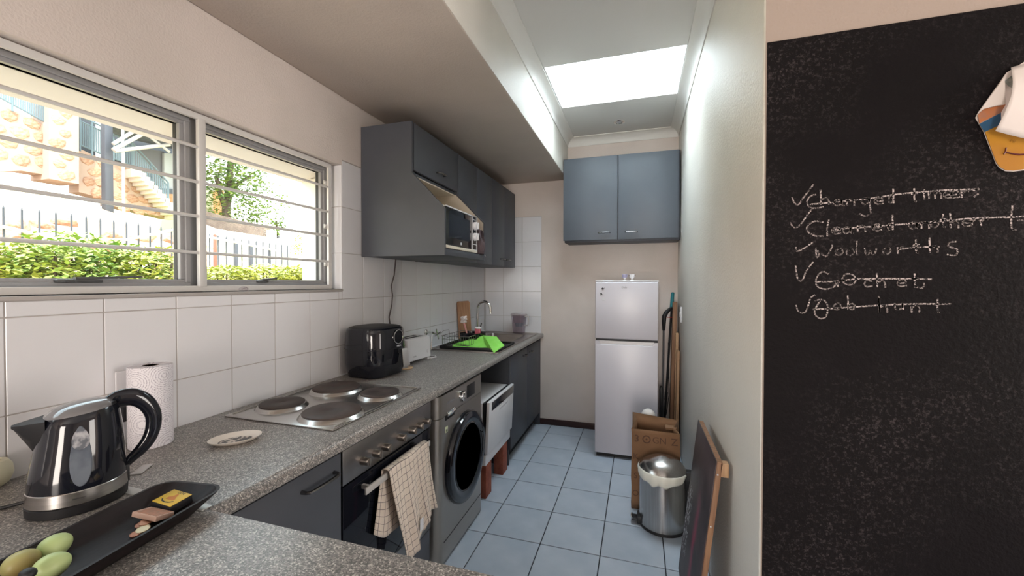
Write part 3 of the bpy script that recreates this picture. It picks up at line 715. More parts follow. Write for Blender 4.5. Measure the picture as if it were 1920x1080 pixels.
# ------------------------------------------------------------ paper bag
kraft = mat('kraft_paper', (.215, .115, .06), .85, col2=(.185, .098, .05), scale=6, bump=.15, bscale=30)
pb = thing('paper_bag', 'tall open brown paper carrier bag behind the steel bin', 'bag', (1.64, 2.70, 0))
def bagring(z, k):
    x0, x1, y0, y1 = 1.497, 1.778, 2.625, 2.775
    o_ = []
    P4 = [(x0, y0), (x1, y0), (x1, (y0+y1)/2), (x1, y1), (x0, y1), (x0, (y0+y1)/2)]
    for i, (x, y) in enumerate(P4):
        dx = 0
        if i == 2: dx = -.030*k
        if i == 5: dx = .030*k
        o_.append(Vector((x+dx+.003*math.sin(z*20+i), y, z)))
    return o_
bg_ = MB(); rings = [bagring(z, min(1, z*2.5)) for z in (.002, .1, .2, .3, .4, .48)]
top = bagring(.505, 1)
for i, h in enumerate((-.002, -.006, .01, .028, .055, .035)): top[i].z += h
rings.append(top)
bgo = bg_.loft(rings, cap=False)
bgo.poly([rings[0][i]+Vector((0, 0, .001)) for i in range(6)])
bo = bgo.build('bag_body', kraft, pb, smooth=25, world=True)
mo = bo.modifiers.new('thick', 'SOLIDIFY'); mo.thickness = .0012; mo.offset = 0
ink = mat('brown_ink', (.10, .05, .03), .8)
def arc_ring(cx, cz, r0, r1, y=2.6205, a0=0, a1=2*PI, n=20):
    p = [(cx+r1*math.cos(a0+(a1-a0)*k/n), cz+r1*math.sin(a0+(a1-a0)*k/n)) for k in range(n+1)]+[(cx+r0*math.cos(a1-(a1-a0)*k/n), cz+r0*math.sin(a1-(a1-a0)*k/n)) for k in range(n+1)]
    return MB().prism(p, 'y', y-.0003, y)
arc_ring(1.585, .445, .018, .025).build('printed_ring', ink, pb, world=True)
MB().ell((1.585, 2.6205, .445), (.006, .0004, .006), sub=2).build('printed_dot', ink, pb, world=True)
text('printed_letters', '3', .062, frame_y((1.528, 2.6205, .443)), ink, pb, depth=.0002)
text('printed_letters', 'GN', .055, frame_y((1.66, 2.6205, .443)), ink, pb, depth=.0002)
text('printed_letters', 'Z', .062, frame_y((1.745, 2.6205, .443)), ink, pb, depth=.0002)
text('printed_letters', 'O', .05, frame_y((1.522, 2.6205, .10)), ink, pb, depth=.0002)
text('printed_letters', 'S', .05, frame_y((1.522, 2.6205, .21)), ink, pb, depth=.0002)
text('printed_letters', 'K', .05, frame_y((1.522, 2.6205, .33)), ink, pb, depth=.0002)
MB().box(1.70, 1.765, 2.70, 2.76, .49, .503).build('folded_flap', kraft, pb, world=True)
hat = MB().lathe([(.05, 0), (.05, .04), (.046, .07), (.034, .092), (.015, .103), (0, .105)], (0, 0, 0), 24).build('polystyrene_dome', mat('off_white_foam', (.55, .52, .50), .8, bump=.3, bscale=90))
hat.location = (1.600, 2.84, .465); tag(hat, 'pale rounded dome of a bottle poking up behind the paper bag', 'bottle')
hat2 = None

# ------------------------------------------------------------ pedal bin
bx, by, brr = 1.672, 2.50, .128
pbn = thing('pedal_bin', 'round stainless steel pedal bin with a white liner sticking out', 'bin', (bx, by, 0))
bs = mat('bin_steel', (.50, .48, .47), .24, metal=1, col2=(.44, .42, .41), scale=3, aniso=(60, 60, 1))
MB().lathe([(.0, .004), (brr, .004), (brr+.002, .002), (brr+.002, .016), (brr, .018)], seg=56, m=blk_mat).build('base_ring', None, pbn)
MB().lathe([(brr, .018), (brr, .315), (brr-.004, .318)], seg=64).build('bucket', bs, pbn)
ld = MB().lathe([(brr+.001, .328), (brr+.002, .334), (brr-.006, .348), (brr*.82, .370), (brr*.5, .392), (brr*.2, .404), (.012, .408), (0, .408)], seg=64).build('lid', bs, pbn)
MB().lathe([(brr-.01, .315), (brr-.004, .316), (brr-.003, .330), (brr-.01, .331)], seg=48).build('lid_collar', blk_mat, pbn)
liner = mat('white_bin_liner', (.66, .65, .58), .45, bump=.5, bscale=40)
def lf(u, v):
    a = math.radians(165)+math.radians(170)*u
    h = .018+.045*abs(math.sin(PI*u))**.7+.006*math.sin(u*31)
    r = brr+.004+.006*math.sin(v*PI)+.004*math.sin(u*43)*v
    return Vector((r*math.cos(a), r*math.sin(a), .336-h*v+ .006*(1-u)))
lo = cloth('liner', lf, 60, 8, .0012, liner, pbn)
MB().box(brr-.01, brr+.035, -.03, .03, .23, .335, .008).box(brr+.0, brr+.028, -.018, .018, .03, .23, .004).build('hinge_housing', blk_mat, pbn)
MB().box(-brr-.012, -brr+.02, -.05, .03, .006, .05, .006).box(-brr-.045, -brr, -.045, .01, .022, .034, .004).build('pedal', blk_mat, pbn)
MB().tube([(-brr-.042, -.045, .036), (-brr-.046, -.02, .036), (-brr-.042, .012, .036)], .004, 8).build('pedal_rim', chrome, pbn)

# ------------------------------------------------------------ canvas leaning against the wall
cv = thing('canvas', 'dark abstract canvas on a wooden stretcher leaning on the right wall', 'painting', (1.75, 1.9, 0))
ang = math.atan2(1.812-1.728, .745); H_ = math.hypot(1.812-1.728, .745)
Mx = Matrix.Translation((1.728, 0, .004)) @ Matrix.Rotation(ang, 4, 'Y')
paint = bpy.data.materials.new('abstract_paint'); paint.use_nodes = True
def _pt():
    n = paint.node_tree.nodes; L = paint.node_tree.links; b = n['Principled BSDF']; t = n.new('ShaderNodeTexCoord')
    s = n.new('ShaderNodeSeparateXYZ'); L.new(t.outputs['Object'], s.inputs[0])
    z = n.new('ShaderNodeTexNoise'); z.inputs['Scale'].default_value = 5; z.inputs['Detail'].default_value = 6; L.new(t.outputs['Object'], z.inputs['Vector'])
    r = n.new('ShaderNodeValToRGB'); r.color_ramp.elements[0].position = .35; r.color_ramp.elements[0].color = (.022, .016, .018, 1)
    r.color_ramp.elements[1].position = .7; r.color_ramp.elements[1].color = (.085, .06, .062, 1); L.new(z.outputs['Fac'], r.inputs[0])
    # crimson stroke
    a = n.new('ShaderNodeMath'); a.operation = 'MULTIPLY_ADD'; a.inputs[1].default_value = .12; a.inputs[2].default_value = -.02; L.new(z.outputs['Fac'], a.inputs[0])
    d = n.new('ShaderNodeMath'); d.operation = 'ADD'; L.new(s.outputs['Y'], d.inputs[0]); L.new(a.outputs[0], d.inputs[1])
    e = n.new('ShaderNodeMath'); e.operation = 'ABSOLUTE'; L.new(d.outputs[0], e.inputs[0])
    f = n.new('ShaderNodeMapRange'); f.inputs[1].default_value = .0; f.inputs[2].default_value = .05; f.inputs[3].default_value = .8; f.inputs[4].default_value = 0; L.new(e.outputs[0], f.inputs[0])
    h = n.new('ShaderNodeMapRange'); h.inputs[1].default_value = .55; h.inputs[2].default_value = .35; L.new(s.outputs['Z'], h.inputs[0])
    mm = n.new('ShaderNodeMath'); mm.operation = 'MULTIPLY'; L.new(f.outputs[0], mm.inputs[0]); L.new(h.outputs[0], mm.inputs[1])
    x = n.new('ShaderNodeMix'); x.data_type = 'RGBA'; L.new(mm.outputs[0], x.inputs[0]); L.new(r.outputs[0], x.inputs[6]); x.inputs[7].default_value = (.30, .02, .07, 1)
    # white flecks in a band
    w = n.new('ShaderNodeTexNoise'); w.inputs['Scale'].default_value = 70; w.inputs['Detail'].default_value = 2; L.new(t.outputs['Object'], w.inputs['Vector'])
    w2 = n.new('ShaderNodeMath'); w2.operation = 'GREATER_THAN'; w2.inputs[1].default_value = .565; L.new(w.outputs['Fac'], w2.inputs[0])
    q = n.new('ShaderNodeMapRange'); q.inputs[1].default_value = .10; q.inputs[2].default_value = .13; L.new(s.outputs['Y'], q.inputs[0])
    q2 = n.new('ShaderNodeMapRange'); q2.inputs[1].default_value = .46; q2.inputs[2].default_value = .42; L.new(s.outputs['Z'], q2.inputs[0])
    q4 = n.new('ShaderNodeMapRange'); q4.inputs[1].default_value = .12; q4.inputs[2].default_value = .16; L.new(s.outputs['Z'], q4.inputs[0])
    w3 = n.new('ShaderNodeMath'); w3.operation = 'MULTIPLY'; L.new(w2.outputs[0], w3.inputs[0]); L.new(q.outputs[0], w3.inputs[1])
    w4_ = n.new('ShaderNodeMath'); w4_.operation = 'MULTIPLY'; L.new(w3.outputs[0], w4_.inputs[0]); L.new(q2.outputs[0], w4_.inputs[1])
    w6_ = n.new('ShaderNodeMath'); w6_.operation = 'MULTIPLY'; L.new(w4_.outputs[0], w6_.inputs[0]); L.new(q4.outputs[0], w6_.inputs[1])
    y = n.new('ShaderNodeMix'); y.data_type = 'RGBA'; L.new(w6_.outputs[0], y.inputs[0]); L.new(x.outputs[2], y.inputs[6]); y.inputs[7].default_value = (.55, .55, .56, 1)
    L.new(y.outputs[2], b.inputs['Base Color']); b.inputs['Roughness'].default_value = .5; b.inputs['Specular IOR Level'].default_value = .3
    bp = n.new('ShaderNodeBump'); bp.inputs['Strength'].default_value = .5; bp.inputs['Distance'].default_value = .003; L.new(z.outputs['Fac'], bp.inputs['Height']); L.new(bp.outputs[0], b.inputs['Normal'])
_pt()
b_ = MB().box(0, .004, 1.655, 2.135, 0, H_, .001); b_.xf(Mx); b_.build('painted_face', paint, cv, world=True)
b_ = MB()
for a in ((1.657, 1.695, 0, H_-.002), (2.095, 2.133, 0, H_-.002), (1.695, 2.095, 0, .04), (1.695, 2.095, H_-.042, H_-.002)): b_.box(.0045, .024, a[0], a[1], a[2], a[3], .001)
b_.xf(Mx); b_.build('stretcher_frame', wood_d, cv, world=True)
b_ = MB()
for z in (.1, .3, .5, .7): b_.lathe([(.003, 0), (.003, .002), (0, .002)], (.012, 1.655, z), 8, ax='y')
b_.xf(Mx); b_.build('staples', print_w, cv, world=True)
MB().box(1.828, 1.856, 1.657, 1.69, .690, .742, .002).build('corner_block', wood_p, cv, world=True)

# ------------------------------------------------------------ chalkboard and its writing
YBD = YC-.004
bdm = bpy.data.materials.new('chalkboard_paint'); bdm.use_nodes = True
def _bd():
    n = bdm.node_tree.nodes; L = bdm.node_tree.links; b = n['Principled BSDF']; t = n.new('ShaderNodeTexCoord')
    z = n.new('ShaderNodeTexNoise'); z.inputs['Scale'].default_value = 2.2; z.inputs['Detail'].default_value = 4; L.new(t.outputs['Object'], z.inputs['Vector'])
    f = n.new('ShaderNodeTexNoise'); f.inputs['Scale'].default_value = 130; f.inputs['Detail'].default_value = 3; f.inputs['Roughness'].default_value = .7; L.new(t.outputs['Object'], f.inputs['Vector'])
    g1 = n.new('ShaderNodeMapRange'); g1.inputs[1].default_value = .52; g1.inputs[2].default_value = .75; L.new(f.outputs['Fac'], g1.inputs[0])
    g2 = n.new('ShaderNodeMapRange'); g2.inputs[1].default_value = .42; g2.inputs[2].default_value = .68; L.new(z.outputs['Fac'], g2.inputs[0])
    m = n.new('ShaderNodeMath'); m.operation = 'MULTIPLY'; L.new(g1.outputs[0], m.inputs[0]); L.new(g2.outputs[0], m.inputs[1])
    m2 = n.new('ShaderNodeMath'); m2.operation = 'MULTIPLY_ADD'; m2.inputs[1].default_value = .55; L.new(m.outputs[0], m2.inputs[0])
    m3 = n.new('ShaderNodeMath'); m3.operation = 'MULTIPLY'; m3.inputs[1].default_value = .012; L.new(g2.outputs[0], m3.inputs[0]); L.new(m3.outputs[0], m2.inputs[2])
    x = n.new('ShaderNodeMix'); x.data_type = 'RGBA'; L.new(m2.outputs[0], x.inputs[0]); x.inputs[6].default_value = (.0045, .003, .0035, 1); x.inputs[7].default_value = (.13, .105, .105, 1)
    L.new(x.outputs[2], b.inputs['Base Color']); b.inputs['Roughness'].default_value = .6; b.inputs['Specular IOR Level'].default_value = .1
    z2 = n.new('ShaderNodeTexNoise'); z2.inputs['Scale'].default_value = 110; L.new(t.outputs['Object'], z2.inputs['Vector'])
    bp = n.new('ShaderNodeBump'); bp.inputs['Strength'].default_value = .5; bp.inputs['Distance'].default_value = .004; L.new(z2.outputs['Fac'], bp.inputs['Height']); L.new(bp.outputs[0], b.inputs['Normal'])
_bd()
bd = thing('chalkboard', 'large black chalkboard panel covering the wall on the right', 'chalkboard', (2.45, YC, .05))
MB().box(1.8775, 3.0, YBD, YC-.0008, .05, 2.092, .0005, seg=1).build('board', bdm, bd, world=True)
chalk = bpy.data.materials.new('chalk'); chalk.use_nodes = True
def _ck():
    n = chalk.node_tree.nodes; L = chalk.node_tree.links; b = n['Principled BSDF']; t = n.new('ShaderNodeTexCoord')
    f = n.new('ShaderNodeTexNoise'); f.inputs['Scale'].default_value = 330; f.inputs['Detail'].default_value = 2; L.new(t.outputs['Object'], f.inputs['Vector'])
    r = n.new('ShaderNodeValToRGB'); r.color_ramp.elements[0].position = .44; r.color_ramp.elements[0].color = (.03, .025, .026, 1); r.color_ramp.elements[1].position = .54; r.color_ramp.elements[1].color = (.50, .42, .40, 1)
    L.new(f.outputs['Fac'], r.inputs[0]); L.new(r.outputs[0], b.inputs['Base Color']); b.inputs['Roughness'].default_value = .95
_ck()
def hw(x, y):   # handwriting traced in a 3.8565x enlargement of the board
    p = P('y', YBD-.0006, 1460+x/3.8565, 330+y/3.8565); return (p.x, p.z)
def smooth_line(pts, k=4):
    if len(pts) < 3: return pts
    out = []
    for i in range(len(pts)-1):
        p0, p1, p2, p3 = pts[max(i-1, 0)], pts[i], pts[i+1], pts[min(i+2, len(pts)-1)]
        for s in range(k):
            t = s/k
            out.append(tuple(.5*((2*p1[c])+(-p0[c]+p2[c])*t+(2*p0[c]-5*p1[c]+4*p2[c]-p3[c])*t*t+(-p0[c]+3*p1[c]-3*p2[c]+p3[c])*t**3) for c in (0, 1)))
    out.append(pts[-1]); return out
def strokes(name, L, w=.0019):
    mb = MB()
    for st in L:
        q = smooth_line([hw(*p) for p in st])
        for a, b in zip(q, q[1:]):
            d = Vector((b[0]-a[0], b[1]-a[1]))
            if d.length < 1e-6: continue
            nrm = Vector((-d.y, d.x)).normalized()*w; e = d.normalized()*w*.4
            pp = [(a[0]-e.x+nrm.x, a[1]-e.y+nrm.y), (b[0]+e.x+nrm.x, b[1]+e.y+nrm.y), (b[0]+e.x-nrm.x, b[1]+e.y-nrm.y), (a[0]-e.x-nrm.x, a[1]-e.y-nrm.y)]
            mb.poly([Vector((p[0], YBD-.0004, p[1])) for p in pp])
    return mb.build(name, chalk, bd, world=True, smooth=0)
def sh_(L, dx, dy): return [[(x+dx, y+dy) for x, y in s] for s in L]
strokes('tick', [[(97, 155), (115, 195), (145, 205), (180, 155), (252, 62)]])
strokes('tick', [[(90, 335), (98, 362), (130, 372), (170, 335), (205, 285), (240, 240)]])
strokes('tick', [[(125, 515), (130, 542), (170, 530), (248, 480)]])
strokes('tick', [[(122, 650), (138, 745), (168, 758), (200, 690), (248, 622)]])
strokes('tick', [[(125, 935), (145, 980), (180, 990), (205, 965), (230, 885), (262, 860)]])
Lc = lambda x, y, s=1: [[(x+50*s, y), (x+10*s, y+15*s), (x, y+55*s), (x+30*s, y+95*s), (x+100*s, y+85*s)]]
def lo(ch, x, y, s=1.0):   # small letters, x = left, y = base line
    wx = 1.0 if ch in 'tild' else 1.7
    G = {'h': [[(0, -95), (2, 0)], [(2, -30), (22, -42), (34, -28), (36, 0)]],
         'a': [[(32, -36), (12, -40), (0, -18), (12, 0), (30, -14), (33, -38)], [(33, -38), (34, -8), (44, 0)]],
         'n': [[(0, -40), (2, 0)], [(2, -28), (20, -42), (32, -28), (34, 0)]],
         'g': [[(32, -36), (12, -40), (0, -18), (12, 0), (30, -14), (33, -38)], [(33, -38), (38, 30), (34, 66), (10, 76), (-8, 62)]],
         'e': [[(2, -20), (34, -24), (26, -42), (8, -38), (0, -16), (14, 0), (38, -6)]],
         'd': [[(30, -34), (10, -38), (0, -18), (12, 0), (30, -12)], [(34, -95), (36, 0)]],
         't': [[(8, -85), (10, -10), (24, 0)], [(-12, -50), (34, -54)]],
         'i': [[(0, -38), (2, 0)], [(0, -60), (2, -58)]],
         'm': [[(0, -40), (2, 0)], [(2, -30), (16, -42), (26, -28), (27, 0)], [(27, -28), (42, -42), (52, -28), (54, 0)]],
         'r': [[(0, -40), (2, 0)], [(2, -24), (18, -42), (32, -40)]],
         's': [[(26, -38), (6, -38), (4, -24), (24, -16), (20, 0), (-2, -4)]],
         'l': [[(4, -95), (0, -40), (2, 0)]],
         'o': [[(16, -40), (2, -26), (4, -4), (20, 0), (32, -18), (26, -38), (14, -40)]],
         'w': [[(0, -40), (6, -4), (16, 0), (26, -22), (32, -2), (44, -4), (52, -40)]],
         'c': [[(30, -36), (10, -38), (0, -18), (10, 0), (34, -4)]],
         'u': [[(0, -40), (2, -8), (14, 0), (30, -10), (32, -40)], [(32, -40), (36, 0)]],
         'k': [[(0, -90), (2, 0)], [(28, -40), (4, -20), (32, 0)]],
         'b': [[(0, -90), (2, 0)], [(2, -24), (20, -38), (32, -20), (20, 0), (2, -4)]]}
    return [[(x+a*s*wx, y+b*s*1.1) for a, b in st] for st in G[ch]]
def word(spec):
    out = []
    for ch, x, y in spec: out += lo(ch, x, y)
    return out
strokes('chalk_line', [[(268, 135), (230, 145), (206, 185), (220, 222), (262, 233), (322, 224)]] +
        word([('h', 303, 205), ('a', 400, 215), ('n', 490, 213), ('g', 600, 205), ('e', 695, 205), ('d', 795, 195)]) +
        word([('t', 972, 185), ('i', 1052, 165), ('m', 1085, 162), ('e', 1195, 158), ('e', 1245, 157), ('r', 1322, 155)]) +
        [[(1408, 105), (1446, 92)], [(1415, 150), (1442, 128)], [(228, 205), (450, 185), (690, 158), (870, 130), (1120, 108), (1310, 98), (1450, 96)]])
strokes('chalk_line', [[(320, 335), (262, 327), (210, 360), (206, 398), (262, 432), (322, 434)], [(362, 318), (350, 380), (352, 436)]] +
        word([('e', 385, 418), ('a', 465, 415), ('n', 570, 404), ('e', 680, 396), ('d', 790, 388), ('a', 945, 382), ('n', 1030, 378), ('o', 1100, 370), ('t', 1180, 370), ('h', 1240, 375), ('e', 1330, 362), ('r', 1395, 360), ('r', 1460, 358)]) +
        [[(1690, 215), (1682, 330), (1690, 385), (1718, 388)], [(1640, 300), (1770, 292)], [(1730, 320), (1780, 325)], [(390, 385), (640, 368), (900, 348), (1150, 330), (1400, 305), (1640, 298)]])
strokes('chalk_line', [[(268, 520), (275, 585), (290, 575), (283, 540)], [(310, 560), (340, 582), (370, 545), (388, 500)]] +
        word([('o', 410, 570), ('o', 490, 573), ('l', 562, 573), ('w', 620, 566), ('o', 755, 562), ('r', 860, 560), ('t', 985, 555), ('h', 1090, 552)]) +
        [[(1282, 475), (1235, 480), (1230, 510), (1290, 530), (1280, 572), (1220, 568)], [(870, 530), (1000, 515), (1160, 512)]])
strokes('chalk_line', [[(358, 708), (315, 692), (272, 740), (278, 795), (340, 818), (400, 800), (420, 760)]] +
        word([('r', 425, 800), ('c', 620, 800), ('h', 710, 805), ('e', 860, 798), ('t', 975, 800)]) +
        [[(455, 755), (480, 712), (530, 712), (560, 750), (530, 785), (480, 780), (462, 750)], [(270, 765), (420, 762), (560, 745), (800, 742), (1105, 746)], [(980, 800), (1040, 808), (1050, 775)]])
strokes('chalk_line', [[(262, 905), (290, 895), (330, 900), (355, 945), (345, 1010), (310, 1032), (270, 1010), (262, 970), (300, 900)]] +
        word([('o', 395, 965), ('b', 500, 965), ('h', 725, 985), ('u', 840, 965), ('n', 960, 985), ('t', 1140, 985)]) + [[(245, 965), (480, 952), (720, 935), (1000, 925), (1245, 926)], [(725, 870), (730, 985)]])
# curled paper on the board
pp = thing('curled_paper', 'curled glossy paper with a yellow face pinned at the board edge', 'paper', (2.40, YC-.02, 1.75))
def pc_(x, y, yd): p = P('y', YC-yd, 1800+x/4.5, 100+y/4.5); return p
pap_w = mat('white_coated_paper', (.70, .62, .58), .45); pap_y = mat('yellow_print', (.46, .215, .02), .4, col2=(.40, .17, .02), scale=8)
pap_b = mat('blue_print', (.02, .075, .15), .4); pap_o = mat('orange_print', (.50, .16, .04), .4, col2=(.35, .16, .10), scale=25); pap_r = mat('red_print', (.10, .01, .01), .4)
def sheet(name, pts, m, th=.0006):
    vs = [pc_(*p) for p in pts]
    mb = MB(); b = bmesh.new(); n_ = len(vs)
    A = [b.verts.new(v) for v in vs]; B = [b.verts.new(v+Vector((0, -th, 0))) for v in vs]
    b.faces.new(A); b.faces.new(B[::-1])
    for i in range(n_): b.faces.new((A[i], B[i], B[(i+1) % n_], A[(i+1) % n_]))
    bmesh.ops.recalc_face_normals(b, faces=b.faces); mb.add(b); return mb.build(name, m, pp, world=True, smooth=60)
sheet('backing_edge', [(128, 545, .006), (158, 600, .006), (200, 670, .006), (300, 930, .006), (330, 968, .006), (380, 995, .006), (450, 998, .006), (560, 985, .006), (760, 940, .006), (760, 60, .006), (560, 60, .008), (390, 165, .008), (200, 430, .008), (150, 500, .008)], pap_w)
sheet('yellow_face', [(210, 665, .009), (340, 600, .009), (560, 600, .009), (760, 640, .009), (760, 930, .009), (560, 975, .009), (450, 990, .009), (385, 986, .009), (335, 960, .009), (305, 920, .009)], pap_y)
sheet('blue_band', [(162, 598, .0105), (345, 500, .0105), (345, 600, .0105), (208, 664, .0105)], pap_b)
sheet('orange_band', [(150, 520, .0105), (200, 470, .0105), (385, 432, .0105), (345, 500, .0105), (162, 592, .0105)], pap_o)
sheet('grey_photo', [(375, 235, .012), (470, 160, .012), (470, 300, .012), (410, 280, .012)], mat('grey_photo_print', (.20, .22, .20), .5, col2=(.4, .38, .34), scale=60))
sheet('left_flap', [(150, 505, .016), (240, 380, .017), (375, 200, .017), (388, 430, .024), (300, 442, .024), (200, 470, .020)], pap_w)
def flapf(u, v):
    top = Vector(pc_(430+ (760-430)*u, 120-90*u, .018)); bot = Vector(pc_(298+(760-298)*u, 655+95*u+12*math.sin(u*3), .040))
    p = top.lerp(bot, v); p.y -= .022*math.sin(PI*v)*(1-.4*u); return p
cloth('front_flap', flapf, 14, 14, .0008, pap_w, pp, world=True)
sm = [pc_(x, y, .0112) for x, y in ((375, 830), (430, 845), (500, 855), (570, 850), (680, 820))]
MB().tube([v for v in sm], [.0010, .0016, .0020, .0020, .0012], 6, flat=1).build('smile_line', pap_r, pp, world=True)
MB().tube([pc_(390, 795, .0112), pc_(385, 825, .0112), pc_(370, 852, .0112)], .0014, 6).build('smile_end', pap_r, pp, world=True)
text('lettering', 'Hi', .011, Matrix.Translation(pc_(445, 740, .0104)) @ Matrix.Rotation(PI/2, 4, 'X') @ Matrix.Rotation(-.5, 4, 'Z'), mat('ochre_print', (.28, .13, .01), .5), pp, depth=.0002)
MB().tube([(2.40, YC-.0005, 1.9), (2.40, YC-.012, 1.9)], .004, 8).build('pin', print_w, pp, world=True)

# ------------------------------------------------------------ kettle
def kettle():
    K = thing('kettle', 'glossy black electric kettle with a water gauge and steel band', 'kettle', (.307, .585, CT), 0)
    ax = math.atan2(.905, .426)          # spout-to-handle axis
    K.scale = (.82, .86, 1.0)
    K.rotation_euler = (0, 0, ax)        # local +X = towards the handle, local -Y = towards the camera
    def rg(z, rx, ry, cx=0, n=44, tilt=0):
        return [Vector((cx+rx*math.cos(2*PI*i/n), ry*math.sin(2*PI*i/n), z+tilt*math.cos(2*PI*i/n)*rx)) for i in range(n)]
    m = MB(); m.loft([rg(.0, .096, .088), rg(.002, .100, .092), rg(.020, .101, .093), rg(.022, .098, .090)]); m.build('power_base', blk_mat, K)
    m = MB(); m.loft([rg(.0225, .0995, .0915), rg(.024, .1005, .0925), rg(.050, .0985, .0905), rg(.0515, .097, .089)]); m.build('steel_band', steel, K)
    body = [(.052, .0975, .0895, 0), (.08, .0955, .0875, .001), (.12, .091, .083, .004), (.16, .085, .077, .006), (.19, .080, .072, .006), (.205, .076, .0685, .006), (.212, .070, .063, .006)]
    m = MB(); m.loft([rg(z, rx, ry, cx, tilt=.10*(z-.05)/.16) for z, rx, ry, cx in body])
    m.build('body', blk_gloss, K)
    # spout: a wedge at -X
    m = MB()
    def sr(x, zt, zb, w): return [Vector((x, -w, zt)), Vector((x, -w*.75, (zt+zb)/2)), Vector((x+.004, 0, zb)), Vector((x, w*.75, (zt+zb)/2)), Vector((x, w, zt)), Vector((x, 0, zt+.002))]
    m.loft([sr(-.060, .205, .10, .045), sr(-.080, .203, .125, .034), sr(-.100, .201, .160, .022), sr(-.118, .199, .190, .008)])
    m.build('spout', blk_mat, K, smooth=50)
    # lid: shallow dome
    m = MB(); m.loft([rg(.2115, .0715, .064, .006, tilt=.10), rg(.217, .069, .0615, .006, tilt=.10), rg(.226, .054, .048, .006, tilt=.09), rg(.231, .034, .03, .006, tilt=.08), rg(.2325, .012, .011, .006, tilt=.08)])
    l_ = m.build('lid', mat('smoked_lid', (.16, .155, .16), .12, coat=.6), K)
    m = MB(); m.loft([rg(.2155, .026, .040, .054, tilt=.12), rg(.222, .024, .036, .054, tilt=.12), rg(.2245, .012, .02, .054, tilt=.12)]); m.build('lid_catch', blk_mat, l_)
    MB().tube([(.075, -.018, .224), (.088, 0, .232), (.100, .0, .236)], .008, 8).build('lid_button', blk_gloss, l_)
    # handle
    pts = [(.060, 0, .215), (.085, 0, .224), (.115, 0, .222), (.142, 0, .203), (.158, 0, .172), (.158, 0, .140), (.148, 0, .112), (.130, 0, .090), (.108, 0, .072), (.097, 0, .060)]
    rr0 = [.018, .021, .0215, .021, .020, .019, .0175, .015, .012, .008]
    hp = smooth_line([(p[0], p[2]) for p in pts], 4); hr = [rr0[min(i//4, 9)]+(rr0[min(i//4+1, 9)]-rr0[min(i//4, 9)])*(i % 4)/4 for i in range(len(hp))]
    m = MB(); m.tube([(a_, 0, b_) for a_, b_ in hp], hr, 16, flat=.75, upv=(0, 1, 0)); m.build('handle', blk_gloss, K)
    MB().box(.090, .104, -.006, .006, .02, .066, .002).build('handle_foot', blk_mat, K)
    # water gauge on the camera side
    g_ = MB(); n = 26; ring1 = []
    def surf(x, z, off):
        for (za, xa, ya, ca), (zb, xb, yb, cb) in zip(body, body[1:]):
            if z <= zb: break
        t = max(0, min(1, (z-za)/(zb-za))); rx = xa+(xb-xa)*t; ry = ya+(yb-ya)*t; cx = ca+(cb-ca)*t
        return Vector((x, -(ry*math.sqrt(max(0, 1-((x-cx)/rx)**2))+off), z))
    P1 = []
    for i in range(n):
        a = 2*PI*i/n; zz = .125+.064*math.sin(a); w = .0205-.0055*math.sin(a); P1.append((.004+w*math.cos(a), zz))
    g_.loft([[surf(x, z, -.002) for x, z in P1], [surf(x, z, .0022) for x, z in P1], [surf(.004+(x-.004)*.93, .125+(z-.125)*.97, .0034) for x, z in P1]])
    g_.build('water_gauge', mat('gauge_plastic', (.075, .09, .115), .3, spec=.4, col2=(.13, .15, .18), scale=18), K)
    P2 = [(.004+(x-.004)*.8, .163+(z-.125)*.36) for x, z in P1]
    g2 = MB(); g2.loft([[surf(x, z, .003) for x, z in P2], [surf(x, z, .0042) for x, z in P2]]); g2.build('gauge_bubble', mat('gauge_clear', (.40, .40, .42), .3, spec=.3, col2=(.12, .13, .15), scale=60), K)
    text('lettering', 'mellerware', .0055, Matrix.Translation((0, -.0925, .037)) @ Matrix.Rotation(PI/2, 4, 'X'), print_d, K, depth=.0001, world=False)
    return K
kettle()
kc = MB().tube([(.003, .30, CT+.006), (.05, .36, CT+.005), (.13, .445, CT+.004), (.19, .515, CT+.004), (.215, .545, CT+.008)], .0038, 8).build('power_cord', blk_mat)
tag(kc, 'black power cord running to the kettle base along the left worktop', 'cord')
sp = thing('spill_cover', 'clear plastic scrap lying behind the kettle near the strip', 'scrap', (.262, .735, CT+.0005))
MB().box(-.012, .012, -.03, .03, 0, .003, .001).build('film', mat('milky_film', (.42, .40, .39), .3), sp); sp.rotation_euler = (0, 0, .6)
# double socket and plug on the tiles
sk = thing('wall_socket', 'white double wall socket behind the kettle and towel roll', 'socket', (0, .80, 1.09))
PY = P('x', .009, 218, 745).y; PZ = P('x', .009, 218, 698).z
MB().box(.0005, .009, PY, PY+.15, PZ-.115, PZ, .003).build('plate', tile_w, sk, world=True)
MB().box(.009, .0115, PY+.03, PY+.05, PZ-.04, PZ-.02, .001).build('rocker', white_pl, sk, world=True)
q_ = P('x', .03, 226, 778)
pg = MB().box(.0095, .05, q_.y-.022, q_.y+.022, q_.z-.022, q_.z+.028, .010).tube([(.03, q_.y, q_.z-.02), (.032, q_.y-.01, 1.0), (.03, q_.y-.03, .94), (.035, q_.y-.07, .915)], .0035, 8).build('plug', blk_mat)
tag(pg, 'black plug pushed in the wall socket behind the kettle', 'plug')
